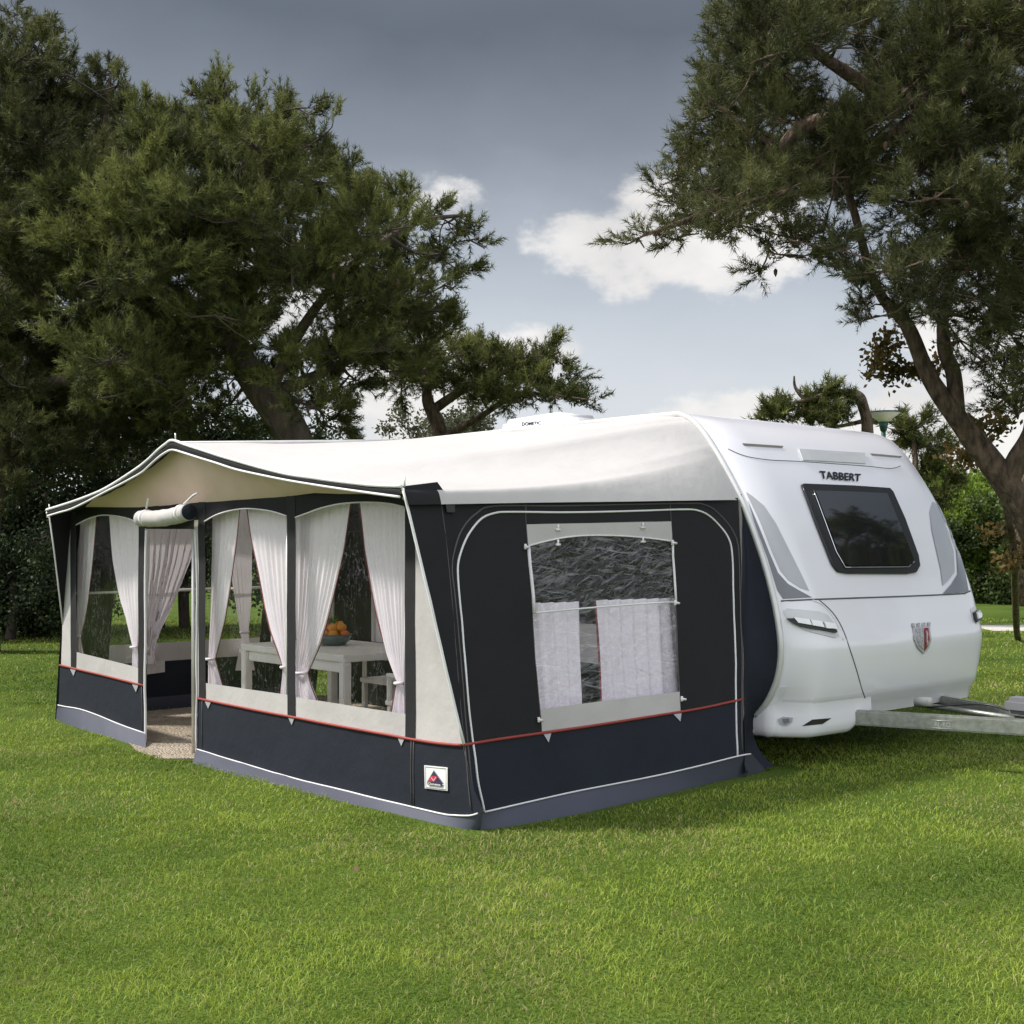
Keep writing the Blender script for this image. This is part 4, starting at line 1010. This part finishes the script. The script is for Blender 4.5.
def tree(name, label, cat, limbs, clumps, seed, foliage, bark, rad=(.5, .85), shoots=110, nj=24, ln=.26, nl=.13, nw=.013, leaf=False, up=.5, group=None, twig=.012, cones=0, flat_=.62, limb_seg=10):
    """limbs: list of (points, radii), the first being the trunk; clumps: foliage masses in space"""
    rng = np.random.default_rng(seed); rr = random.Random(seed)
    root = thing(name, label, cat, limbs[0][0][0], group)
    pool = []; bv, bf = [], []
    tv, tf = [], []
    for li, (pts, r) in enumerate(limbs):
        cp = catmull(pts, 6); k = len(cp); rads = []
        for i in range(k):
            q = i/(k-1)*(len(r)-1); a = min(int(q), len(r)-2); rads.append((r[a]*(1-(q-a))+r[a+1]*(q-a))*(1+.10*noise.noise(cp[i]*1.7)))
        cp = [p+Vector((noise.noise(p*1.1), noise.noise(p*1.1+Vector((5, 5, 5))), 0))*.05 for p in cp]
        tube_geo(cp, rads, 12, tv, tf)
        start = int(k*.35) if li == 0 else 0
        pool += [(p, ra) for p, ra in zip(cp[start:], rads[start:])]
    ntf = len(tf); bv, bf = tv, tf
    tp = pool[-1][0]
    C_all, D_all, T_all = [], [], []
    cl = [(Vector(at(*c[:3])), c[3] if len(c) > 3 else 0) if not isinstance(c, Vector) else (c, 0) for c in clumps]
    cl.sort(key=lambda c: min((c[0]-p).length for p, _ in pool[::4]))
    cpos = []
    for c, Rset in cl:
        best = min(pool, key=lambda q: (c-q[0]).length+(.8 if q[0].z > c.z+.3 else 0)); p0, r0 = best
        L_ = (c-p0).length; mid = p0.lerp(c, .5)+Vector((rr.uniform(-1, 1), rr.uniform(-1, 1), rr.uniform(-.9, .5)))*L_*.12
        pts = catmull([p0, mid, c], 4); ra = min(r0*.75, .022+.022*L_)
        rads = [ra*(1-i/(len(pts)-1))+twig*.9*(i/(len(pts)-1)) for i in range(len(pts))]
        tube_geo(pts, rads, 6, bv, bf, False); pool += list(zip(pts[2:], rads[2:]))
        R = Rset or rr.uniform(*rad); n = max(16, int(shoots*(R/((rad[0]+rad[1])/2))**2))
        o = unit(rng.normal(0, 1, (n, 3)))*(rng.random((n, 1))**.45)*R; o[:, 2] *= flat_
        # break the clump into a few tufts
        k = max(4, n//14); cen = o[rng.integers(0, n, k)]; o = cen[rng.integers(0, k, n)]+rng.normal(0, R*.12, (n, 3))
        ax_ = np.array((c-p0).normalized())*.8+np.array([0, 0, .25])+rng.normal(0, .35, 3); ax_ /= np.linalg.norm(ax_)
        if not leaf: o = o*.72+np.outer(o@ax_, ax_)*.75
        Cc = np.array(c)+o; dr = unit(o/R*1.0+np.array([0, 0, up])+(0 if leaf else ax_*.35)+rng.normal(0, .35, (n, 3)))
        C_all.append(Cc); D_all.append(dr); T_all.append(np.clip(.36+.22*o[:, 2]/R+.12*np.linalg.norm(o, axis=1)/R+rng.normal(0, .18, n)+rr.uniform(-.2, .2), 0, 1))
        for i in range(0, k):
            ce = cen[i] if leaf else cen[i]*.72+ax_*(cen[i]@ax_)*.75
            e = Vector(np.array(c)+ce); mm = c.lerp(e, .5)+Vector((rr.uniform(-1, 1), rr.uniform(-1, 1), rr.uniform(-1, .4)))*.08
            tube_geo([c, mm, e], [twig, twig*.7, twig*.35], 4, bv, bf, False)
        cpos.append((c, R))
    mk('trunk', bv, bf, None, root, True, [bark, M_TWIG if bark is M_BARK else bark], [0]*ntf+[1]*(len(bf)-ntf))
    C = np.concatenate(C_all); Dr = np.concatenate(D_all); T = np.concatenate(T_all)
    if leaf:
        n = len(C); nj_ = nj; cc = (C[:, None]+rng.normal(0, ln*.5, (n, nj_, 3))).reshape(-1, 3)
        d = unit(rng.normal(0, 1, (len(cc), 3))+np.array([0, 0, .2])); s = unit(np.cross(d, rng.normal(0, 1, (len(cc), 3))))
        lens = nl*rng.uniform(.6, 1.2, (len(cc), 1)); w = nw*rng.uniform(.7, 1.2, (len(cc), 1))
        q = np.stack([cc, cc+d*lens*.5+s*w, cc+d*lens, cc+d*lens*.5-s*w], 1).reshape(-1, 3)
        tint = np.repeat(np.clip(np.repeat(T, nj_)+rng.normal(0, .12, len(cc)), 0, 1), 4)
        np_mesh('crown', q, 0, 4, foliage, root, tint)
    else:
        tri = needles(C, Dr, nj, ln, nl, nw, rng)
        tint = np.repeat(np.clip(np.repeat(T, nj)+rng.normal(0, .08, len(C)*nj), 0, 1), 3)
        np_mesh('crown', tri, 0, 3, foliage, root, tint)
    if cones:
        cv, cf = [], []
        for i in range(cones):
            c, R = cpos[rr.randrange(len(cpos))]; p = c+Vector((rr.uniform(-R, R), rr.uniform(-R, R), rr.uniform(-R*.6, R*.3)))
            tube_geo([p, p-ZZ*.02, p-ZZ*.055, p-ZZ*.085], [.006, .022, .018, .003], 7, cv, cf)
        mk('pine_cones', cv, cf, M_CONE, root)['kind'] = 'stuff'
    return root
R_ = np.random.default_rng(5)
def fringe(poly, n, d0, spread, depth, rmin=.14, rmax=.27, grow=0):
    """small loose tufts near a crown's outline"""
    xs = [p[0] for p in poly]; ys = [p[1] for p in poly]; out = []
    while len(out) < n:
        x = R_.uniform(min(xs), max(xs)); y = R_.uniform(min(ys), max(ys))
        if inside_poly(x, y, poly) and 10 < edge_dist(x, y, poly) < depth: out.append((x, y, d0+R_.uniform(-1, 1)*spread, R_.uniform(rmin, rmax)))
    return out
gA = at(330, 664, 16)
# big pine behind the awning
polyA = [(120, 105), (165, 100), (200, 66), (225, 66), (240, 100), (285, 98), (310, 120), (345, 150), (372, 178), (415, 190), (440, 215), (465, 222), (462, 300), (448, 335), (400, 360), (365, 385), (330, 420), (290, 410), (230, 400), (130, 430), (70, 420), (50, 200)]
clA = sample_clumps(polyA, 104, 16.2, 2.4, R_, [(237, 262, 26, 20), (285, 312, 34, 30), (390, 400, 26, 30)], 14, 34, [(262, 395, 34, 70, 16.4)])
clA += fringe(polyA, 70, 16, 1.6, 50)
clA += [(x, y, 16.8+R_.uniform(-.8, .8), R_.uniform(.2, .4)) for x, y in ((355, 330), (380, 318), (405, 330), (430, 318), (345, 355), (372, 350), (400, 352), (425, 345), (350, 385), (328, 392), (318, 410), (300, 385), (342, 408), (230, 405), (245, 425), (215, 420), (325, 425), (200, 405), (180, 425), (315, 360), (285, 345), (265, 330), (440, 330), (415, 365), (390, 372))]
clA += [(a, b, c, .25) for a, b, c in ((205, 88, 16), (222, 82, 15.6), (214, 100, 15.8), (200, 105, 16.2), (235, 108, 16), (250, 118, 16), (285, 105, 16.2), (297, 108, 15.5), (275, 122, 15.8), (265, 135, 16), (325, 135, 16), (310, 145, 16), (340, 160, 16), (352, 172, 16), (360, 190, 16), (395, 192, 16), (408, 200, 15.5), (385, 205, 16), (430, 215, 16), (448, 222, 15.8), (465, 226, 16), (440, 245, 16), (470, 240, 15.8), (425, 260, 16), (445, 285, 15.5), (455, 268, 16), (430, 310, 16), (172, 112, 16), (160, 118, 16), (150, 125, 16), (180, 125, 16))]
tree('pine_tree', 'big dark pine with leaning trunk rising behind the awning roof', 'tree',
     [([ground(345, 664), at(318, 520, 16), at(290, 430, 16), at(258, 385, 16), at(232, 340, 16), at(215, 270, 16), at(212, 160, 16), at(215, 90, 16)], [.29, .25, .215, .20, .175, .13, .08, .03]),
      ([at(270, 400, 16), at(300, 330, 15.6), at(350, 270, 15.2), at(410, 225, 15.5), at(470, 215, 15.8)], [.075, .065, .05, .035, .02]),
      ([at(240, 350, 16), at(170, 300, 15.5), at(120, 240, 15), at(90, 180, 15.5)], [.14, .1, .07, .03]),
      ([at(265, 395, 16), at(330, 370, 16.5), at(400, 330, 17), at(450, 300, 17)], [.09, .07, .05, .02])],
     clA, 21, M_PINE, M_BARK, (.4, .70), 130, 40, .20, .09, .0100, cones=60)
# pine at the left edge
polyB = [(-60, -30), (15, 18), (45, 28), (52, 60), (110, 68), (140, 120), (140, 200), (150, 300), (210, 400), (200, 450), (120, 470), (50, 500), (-60, 530)]
clB = sample_clumps(polyB, 130, 17.8, 2.4, R_, (), 14, 30)
clB += fringe(polyB, 50, 17.6, 1.6, 45)
clB += [(a, b, c, .25) for a, b, c in ((45, 35, 17.5), (30, 25, 17.8), (8, 12, 18), (20, 30, 17.6), (38, 55, 17.6), (50, 70, 17.4), (70, 80, 17.5), (95, 72, 17.5), (112, 72, 17.8), (118, 85, 17), (100, 95, 17.4), (130, 110, 17.4), (120, 130, 17.4))]
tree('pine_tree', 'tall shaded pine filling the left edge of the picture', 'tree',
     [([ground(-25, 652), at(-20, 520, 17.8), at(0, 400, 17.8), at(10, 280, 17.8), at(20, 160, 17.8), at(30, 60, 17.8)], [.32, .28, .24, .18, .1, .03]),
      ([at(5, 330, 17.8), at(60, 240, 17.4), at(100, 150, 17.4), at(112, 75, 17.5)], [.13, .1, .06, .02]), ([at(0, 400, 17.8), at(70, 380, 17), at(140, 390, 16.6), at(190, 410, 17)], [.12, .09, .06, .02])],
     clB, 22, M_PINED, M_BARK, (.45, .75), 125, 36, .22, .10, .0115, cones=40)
# smaller pine behind the roof's middle
polyC = [(362, 330), (400, 300), (440, 322), (475, 340), (520, 340), (558, 350), (580, 372), (602, 398), (592, 412), (380, 412)]
clC = [(x, y, d, R_.uniform(.18, .42)) for x, y, d in sample_clumps(polyC, 85, 22, 1.6, R_, [(425, 398, 10, 16), (388, 400, 12, 14), (500, 385, 8, 7)], 8, 9)]+[(a, b, 22, .2) for a, b in ((556, 358), (565, 366), (575, 375), (578, 398), (588, 402), (540, 362), (512, 356), (480, 352), (455, 350), (430, 358), (405, 368), (392, 378), (560, 385), (545, 395), (400, 385))]
tree('pine_tree', 'small slanting pine showing above the middle of the awning roof', 'tree',
     [([ground(452, 632), at(448, 470, 22), at(437, 425, 22), at(428, 400, 22), at(430, 375, 22)], [.17, .15, .13, .10, .04]),
      ([at(440, 440, 22), at(475, 420, 21.5), at(520, 395, 21.5), at(590, 400, 21.5)], [.07, .055, .04, .015]), ([at(433, 410, 22), at(480, 380, 22), at(530, 365, 22), at(560, 352, 22)], [.09, .07, .05, .02])],
     clC, 23, M_PINE, M_BARKG, (.4, .65), 95, 30, .24, .11, .0135, cones=40)
# right-hand pine
polyR = [(735, -40), (712, 70), (690, 95), (678, 130), (668, 175), (672, 212), (700, 238), (750, 232), (790, 262), (820, 262), (850, 262), (872, 300), (900, 318), (940, 322), (965, 362), (1000, 376), (1090, 390), (1110, -40)]
clR = sample_clumps(polyR, 118, 13.5, 2.2, R_, [(868, 88, 32, 50), (905, 25, 26, 30), (965, 190, 22, 16), (770, 215, 30, 14), (905, 130, 30, 18), (820, 60, 14, 18), (760, 150, 16, 14)], 14, 30, [(930, 370, 45, 50, 14.5)])
clR += fringe(polyR, 75, 13.2, 1.6, 45, .13, .24)
clR += [(a, b, c, .22) for a, b, c in ((735, 5, 13.5), (725, 25, 13.5), (725, 45, 13.4), (712, 70, 13), (705, 88, 13.5), (695, 105, 13.2), (695, 120, 13), (688, 140, 13), (680, 158, 13.2), (678, 178, 13), (672, 195, 13.2), (690, 205, 13.2), (705, 222, 13.2), (670, 222, 13.2), (655, 232, 13), (638, 238, 13), (685, 235, 13.3), (715, 232, 13), (740, 225, 13), (770, 245, 13), (762, 268, 13), (785, 255, 13), (815, 255, 13), (838, 262, 13.4), (850, 280, 13.4), (862, 300, 13), (872, 318, 13), (885, 305, 13.4), (900, 312, 13.4), (945, 315, 13.4), (960, 340, 13.5), (985, 362, 13.5), (1005, 372, 13.5), (1025, 380, 13.5), (1005, 398, 13.2), (1018, 415, 13.2), (1022, 392, 13), (1000, 385, 13.2), (720, 130, 13), (735, 90, 13), (715, 165, 13), (730, 190, 13))]
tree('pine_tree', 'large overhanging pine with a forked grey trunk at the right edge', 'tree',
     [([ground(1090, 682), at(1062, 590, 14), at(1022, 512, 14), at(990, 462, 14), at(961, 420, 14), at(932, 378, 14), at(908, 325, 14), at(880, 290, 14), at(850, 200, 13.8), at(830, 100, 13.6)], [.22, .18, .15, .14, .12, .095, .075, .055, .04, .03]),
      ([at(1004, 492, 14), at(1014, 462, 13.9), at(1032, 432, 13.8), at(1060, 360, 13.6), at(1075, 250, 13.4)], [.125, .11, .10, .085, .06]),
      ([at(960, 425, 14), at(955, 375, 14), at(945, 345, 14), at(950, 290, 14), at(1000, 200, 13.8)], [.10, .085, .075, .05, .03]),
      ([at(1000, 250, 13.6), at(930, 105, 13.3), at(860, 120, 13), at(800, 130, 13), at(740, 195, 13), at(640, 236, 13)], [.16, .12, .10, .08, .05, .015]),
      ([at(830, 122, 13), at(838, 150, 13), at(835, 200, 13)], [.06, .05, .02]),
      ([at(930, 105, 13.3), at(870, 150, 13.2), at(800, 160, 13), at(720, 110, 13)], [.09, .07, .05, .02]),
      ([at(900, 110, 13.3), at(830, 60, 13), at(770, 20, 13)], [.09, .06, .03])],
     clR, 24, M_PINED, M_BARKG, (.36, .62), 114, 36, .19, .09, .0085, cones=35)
# a second pine of the same kind to the right of the picture: the caravan's nose and window mirror it
pr_ = bpy.data.objects['pine_tree.003']
def copy_tree(o, parent, M_):
    c = o.copy(); COL.objects.link(c)
    if parent: c.parent = parent; c.matrix_parent_inverse = o.matrix_parent_inverse.copy()
    for ch in o.children: copy_tree(ch, c, M_)
    return c
c = copy_tree(pr_, None, None); c.location = (14.2, 8.8, 0); c.rotation_euler = (0, 0, math.radians(-75))
c['label'] = 'pine right of the caravan, seen only mirrored in its tinted front window'
# reddish young leaves on the right trunk's side shoots
tree('sapling', 'thin sapling with reddish leaves growing against the forked trunk', 'sapling',
     [([ground(1018, 640), at(1012, 540, 15), at(1002, 480, 15), at(985, 440, 15)], [.05, .045, .035, .015]), ([at(985, 440, 15), at(930, 385, 14.8), at(890, 352, 14.6)], [.03, .02, .008])],
     [(880, 350, 14.6), (890, 360, 14.6), (905, 370, 14.6), (920, 378, 14.7), (930, 372, 14.7), (985, 425, 15), (975, 450, 15), (1000, 420, 15), (1010, 470, 15), (965, 455, 15), (1000, 530, 15), (1012, 560, 15)],
     25, M_LEAFR, M_BARKG, (.2, .36), 30, 6, .11, .085, .028, leaf=True, twig=.007)
# broken pine beside the lamp
tree('broken_pine', 'snapped off pine with a bare bent top beside the green lamp', 'tree',
     [([ground(868, 622), at(867, 500, 24), at(867, 432, 24), at(862, 406, 24), at(857, 396, 24), at(841, 393, 24), at(815, 398, 24), at(795, 404, 24)], [.17, .14, .115, .105, .10, .08, .055, .03]),
      ([at(866, 420, 24), at(850, 424, 24), at(830, 428, 24)], [.05, .04, .02]), ([at(806, 400, 24), at(797, 388, 24), at(795, 376, 24)], [.04, .03, .015])],
     [(790, 405, 24), (800, 410, 24), (815, 412, 24), (828, 408, 24), (775, 416, 24), (840, 402, 24), (805, 398, 24), (822, 420, 24), (848, 418, 24), (785, 420, 24), (835, 425, 23.8), (770, 420, 24)],
     26, M_PINE, M_BARKG, (.26, .42), 40, 22, .26, .15, .02)
tree('pine_sapling', 'small pine showing between the caravan roof and the forked trunk', 'tree',
     [([ground(915, 618), at(915, 500, 26), at(912, 430, 26)], [.12, .09, .03])],
     [(905, 428, 26), (918, 425, 26), (928, 440, 26), (915, 445, 26), (930, 462, 26), (940, 475, 26), (935, 490, 26), (925, 470, 26), (948, 500, 26), (895, 430, 26), (935, 450, 26)],
     27, M_PINE, M_BARKG, (.2, .36), 45, 20, .3, .16, .022)
# shrubs and hedges
def shrub(name, label, cat, base, clumps, seed, foliage, rad, shoots, nl, nw, nj=9, ln=.2, group=None):
    b = Vector(base)
    return tree(name, label, cat, [([b, b+Vector((.05, 0, .6)), b+Vector((0, .1, 1.3))], [.09, .07, .03])], clumps, seed, foliage, M_TWIG, rad, shoots, nj, ln, nl, nw, True, .3, group, .010, 0, .8)
shrub('hedge', 'dark clipped evergreen hedge at the left of the awning', 'hedge', ground(10, 640),
      sample_clumps([(-70, 515), (70, 515), (72, 625), (-70, 628)], 48, 20.5, .9, R_, (), 8), 31, M_LEAFD, (.4, .6), 85, .07, .022)
shrub('evergreen_shrub', 'large dark shrub behind the awning below the left pines', 'shrub', ground(150, 632),
      sample_clumps([(-40, 400), (60, 395), (200, 410), (330, 425), (340, 520), (250, 600), (-40, 560)], 110, 22.5, 1.5, R_, (), 8), 32, M_LEAFD, (.5, .85), 90, .09, .03)
shrub('olive_tree', 'pale olive green bush showing beside the small slanting pine', 'tree', ground(410, 602),
      sample_clumps([(375, 425), (400, 418), (440, 420), (470, 425), (500, 430), (480, 560), (380, 560)], 34, 34, 1.2, R_, (), 6), 33, M_LEAFO, (.6, .9), 80, .12, .035)
shrub('green_shrub', 'bright green sunlit shrub behind the caravan and right of it', 'shrub', ground(962, 599),
      sample_clumps([(935, 490), (960, 478), (990, 486), (1000, 520), (1000, 588), (935, 588)], 40, 35, 1.5, R_, (), 6), 34, M_LEAFB, (.5, .85), 90, .12, .035)
shrub('dark_shrub', 'dark rounded shrub beside the thin trunk at the right edge', 'shrub', ground(1000, 601),
      sample_clumps([(965, 525), (985, 508), (1015, 500), (1060, 505), (1075, 590), (965, 590)], 46, 33, 1.2, R_, (), 6), 35, leafmat('mid_leaf', (.03, .05, .016), (.13, .18, .045)), (.5, .8), 90, .11, .035)
shrub('green_shrub', 'green shrub just behind the upper rear corner of the caravan nose', 'shrub', ground(930, 597),
      sample_clumps([(880, 470), (930, 468), (950, 500), (960, 588), (880, 588)], 26, 37, 1.2, R_, (), 6), 36, M_LEAFB, (.5, .85), 80, .12, .035)
shrub('golden_shrub', 'yellow green shrub top between the trunk fork and sky', 'shrub', ground(1005, 596),
      sample_clumps([(940, 485), (980, 478), (1060, 480), (1060, 590), (940, 590)], 34, 38, 1.0, R_, (), 6), 37, M_LEAFB, (.5, .8), 70, .12, .035)
tree('thin_tree', 'slim bare trunk standing in front of the dark shrub at right', 'tree',
     [([ground(1022, 606), at(1021, 570, 31), at(1018, 530, 31), at(1024, 470, 31), at(1030, 400, 31)], [.2, .18, .16, .13, .06])],
     [(1030, 400, 31), (1050, 390, 31), (1020, 410, 31), (1040, 380, 31), (1060, 420, 31)], 38, M_PINED, M_BARKG, (.5, .8), 60, 16, .3, .2, .028)
# small trees on the far lawn, seen through the awning's end window
for i, (lb, x, sd) in enumerate((('slim tree on the far lawn seen left through the doorway', 158, 41), ('slim tree on the far lawn seen right through the doorway', 184, 42))):
    g = ground(x, 628)
    tree('lawn_tree', lb, 'tree', [([g, g+ZZ*1.2, g+ZZ*2.4+Vector((.1, 0, 0))], [.11, .09, .05])], [g+ZZ*2.3+Vector((a, b, c)) for a, b, c in ((0, 0, .4), (.6, .1, .1), (-.6, 0, .2), (.1, .5, .7), (-.3, -.4, .9))],
         sd, M_LEAFO, M_BARK, (.5, .8), 70, 9, .2, .1, .03, True)
# distant wood closing the view
rngw = np.random.default_rng(77); nW = 2600
ang = rngw.uniform(-1.25, 1.25, nW); dist = rngw.uniform(46, 58, nW); px_ = np.tan(ang)*0+ang
hh = 2.6+1.6*value_noise(ang*14+50, dist*.05+9, 1.0, 8)+.9*value_noise(ang*40+90, dist*.1, 1.0, 9)
Cw = np.stack([np.sin(ang)*dist, np.cos(ang)*dist, rngw.random(nW)**.8*hh], 1)
nj_ = 42; cc = (Cw[:, None]+rngw.normal(0, .42, (nW, nj_, 3))).reshape(-1, 3); cc[:, 2] = np.maximum(cc[:, 2], .0)
d = unit(rngw.normal(0, 1, (len(cc), 3))); s = unit(np.cross(d, rngw.normal(0, 1, (len(cc), 3))))
q = np.stack([cc, cc+d*.12+s*.07, cc+d*.26, cc+d*.12-s*.07], 1).reshape(-1, 3)
o = np_mesh('distant_wood', q, 0, 4, M_LEAFD, None, np.repeat(np.clip(np.repeat(rngw.random(nW)*.6+.15, nj_)+rngw.normal(0, .1, nW*nj_), 0, 1), 4))
tag(o, 'dark far-off wood closing the view behind the lawn', 'wood', None, 'stuff')

# ------------------------------------------------------------------ street lamp
M_GRN = mat('lamp_green', (.02, .075, .06), .4); M_OPAL = mat('lamp_opal', (.80, .76, .62), .4)
lp = at(883.5, 425, 25); lb = Vector((lp.x, lp.y, 0))
sl = thing('street_lamp', 'green park lamp with a pale conical shade behind the caravan roof', 'lamp', lb)
tube('pole', [lb, lb+ZZ*1.0, Vector((lp.x, lp.y, lp.z-.05))], [.06, .05, .045], M_GRN, sl, 12)
tube('collar', [lp-ZZ*.12, lp+ZZ*.06], [.06, .10], M_GRN, sl, 14)
tube('lamp_shade', [lp+ZZ*.04, lp+ZZ*.08, lp+ZZ*.235], [.08, .11, .325], M_OPAL, sl, 24)
tube('cap', [lp+ZZ*.238, lp+ZZ*.25, lp+ZZ*.262, lp+ZZ*.275], [.32, .345, .33, .05], M_GRN, sl, 24)

# ------------------------------------------------------------------ sky, sun, camera
SUN_EL, SUN_AZ = math.radians(50), math.atan2(-.9, .08)   # azimuth measured from +Y towards +X
w = bpy.data.worlds.new('World'); SC.world = w; w.use_nodes = True; nt = w.node_tree; nt.nodes.clear(); lk = nt.links.new
out = nt.nodes.new('ShaderNodeOutputWorld'); bg = N(nt, 'ShaderNodeBackground', Strength=.1)
sky = N(nt, 'ShaderNodeTexSky', sky_type='NISHITA'); sky.sun_disc = False; sky.sun_elevation = SUN_EL; sky.sun_rotation = SUN_AZ
tc = N(nt, 'ShaderNodeTexCoord'); sx = N(nt, 'ShaderNodeSeparateXYZ'); lk(tc.outputs['Generated'], sx.inputs[0])
def MATH(op, a, b=None, c=None, clamp=False):
    n = N(nt, 'ShaderNodeMath', operation=op); n.use_clamp = clamp
    for i, v in enumerate((a, b, c)):
        if v is None: continue
        if isinstance(v, (int, float)): n.inputs[i].default_value = v
        else: lk(v, n.inputs[i])
    return n.outputs[0]
def RANGE(v, a, b, c=0., d=1.):
    n = N(nt, 'ShaderNodeMapRange', interpolation_type='SMOOTHSTEP'); lk(v, n.inputs['Value'])
    for k, x in zip(('From Min', 'From Max', 'To Min', 'To Max'), (a, b, c, d)): n.inputs[k].default_value = x
    return n.outputs['Result']
# vector with stretched height, for cloud banks
mp = N(nt, 'ShaderNodeMapping'); mp.inputs['Scale'].default_value = (1, 1, 1.7); lk(tc.outputs['Generated'], mp.inputs['Vector'])
nzA = N(nt, 'ShaderNodeTexNoise', Scale=2.6, Detail=7.0, Roughness=.55); lk(mp.outputs[0], nzA.inputs['Vector'])
nzB = N(nt, 'ShaderNodeTexNoise', Scale=7.5, Detail=8.0, Roughness=.55); lk(mp.outputs[0], nzB.inputs['Vector'])
nzC = N(nt, 'ShaderNodeTexNoise', Scale=22.0, Detail=8.0, Roughness=.6); lk(mp.outputs[0], nzC.inputs['Vector'])
zz = MATH('ADD', sx.outputs['Z'], MATH('MULTIPLY', MATH('SUBTRACT', nzA.outputs['Fac'], .5), .16))
ramp = N(nt, 'ShaderNodeValToRGB'); lk(zz, ramp.inputs['Fac'])
el = ramp.color_ramp.elements; el[0].position = .0; el[0].color = (.50, .51, .52, 1); el[1].position = 1.0; el[1].color = (.42, .44, .48, 1)
for p, c in ((.05, (.47, .49, .51)), (.115, (.42, .44, .465)), (.19, (.32, .348, .385)), (.24, (.255, .28, .315)), (.30, (.16, .177, .205)), (.40, (.082, .093, .112)), (.60, (.16, .175, .20))):
    e = el.new(p); e.color = (*c, 1)
# unseen sky behind the camera, brightened to light the caravan nose
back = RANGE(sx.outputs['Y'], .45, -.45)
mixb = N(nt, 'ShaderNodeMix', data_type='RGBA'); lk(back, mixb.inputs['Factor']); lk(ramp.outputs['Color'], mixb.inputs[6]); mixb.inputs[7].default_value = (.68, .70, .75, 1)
# sunlit cumulus: one bank right of centre, smaller puffs low down
def blob(px, py, rx, ry, amt=1.0):
    d_ = ray(px, py).normalized()
    a = MATH('DIVIDE', MATH('SUBTRACT', sx.outputs['X'], d_.x), rx); b = MATH('DIVIDE', MATH('SUBTRACT', sx.outputs['Z'], d_.z), ry)
    r2 = MATH('ADD', MATH('MULTIPLY', a, a), MATH('MULTIPLY', b, b))
    return MATH('MULTIPLY', MATH('SUBTRACT', 1.0, r2, clamp=True), amt)
bl = blob(668, 240, .125, .060)
for q in ((700, 262, .10, .035, .9), (590, 232, .05, .03, .9), (440, 205, .05, .03, .55), (560, 352, .06, .032, .6), (745, 420, .10, .03, .9), (960, 430, .12, .08, 1.0), (1010, 330, .10, .05, .8), (420, 400, .10, .06, .9), (300, 300, .10, .05, .9)):
    bl = MATH('MAXIMUM', bl, blob(*q))
front = RANGE(sx.outputs['Y'], .2, .5)
cum = RANGE(MATH('ADD', MATH('MULTIPLY', bl, 1.0), MATH('ADD', MATH('MULTIPLY', MATH('SUBTRACT', nzB.outputs['Fac'], .5), 1.9), MATH('MULTIPLY', MATH('SUBTRACT', nzC.outputs['Fac'], .5), 1.3))),   .24, .70)
cum = MATH('MULTIPLY', MATH('MULTIPLY', cum, front), RANGE(bl, .0, .12))
shade = RANGE(nzB.outputs['Fac'], .35, .65, .80, 1.0)
cc_ = N(nt, 'ShaderNodeVectorMath', operation='SCALE'); cc_.inputs[0].default_value = (.62, .60, .58); lk(shade, cc_.inputs['Scale'])
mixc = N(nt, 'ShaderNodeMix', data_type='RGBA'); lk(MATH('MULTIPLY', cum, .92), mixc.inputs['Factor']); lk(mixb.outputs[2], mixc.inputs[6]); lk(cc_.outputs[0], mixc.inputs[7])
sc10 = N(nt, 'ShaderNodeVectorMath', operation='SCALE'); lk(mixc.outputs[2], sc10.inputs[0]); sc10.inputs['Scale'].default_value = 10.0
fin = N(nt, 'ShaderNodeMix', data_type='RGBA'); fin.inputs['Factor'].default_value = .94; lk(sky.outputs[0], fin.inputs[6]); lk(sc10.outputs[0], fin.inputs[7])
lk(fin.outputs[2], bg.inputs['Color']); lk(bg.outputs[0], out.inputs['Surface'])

sun = bpy.data.lights.new('sun', 'SUN'); sun.energy = 3.1; sun.angle = math.radians(6); sun.color = (1, .95, .88)
so = bpy.data.objects.new('sun', sun); COL.objects.link(so)
sd = Vector((math.sin(SUN_AZ)*math.cos(SUN_EL), math.cos(SUN_AZ)*math.cos(SUN_EL), math.sin(SUN_EL)))
so.rotation_euler = (-sd).to_track_quat('-Z', 'Y').to_euler()

cd = bpy.data.cameras.new('camera'); cd.sensor_width = 36; cd.lens = F_/1024*36; cd.shift_y = (HOR-512)/1024; cd.clip_start = .05; cd.clip_end = 6000
co = bpy.data.objects.new('camera', cd); co.location = CAM; co.rotation_euler = (math.pi/2, 0, 0); COL.objects.link(co); SC.camera = co
SC.view_settings.view_transform = 'Standard'; SC.view_settings.look = 'None'; SC.view_settings.exposure = 0.72; SC.view_settings.gamma = 1.0
SC.cycles.transparent_max_bounces = 24; SC.cycles.max_bounces = 10
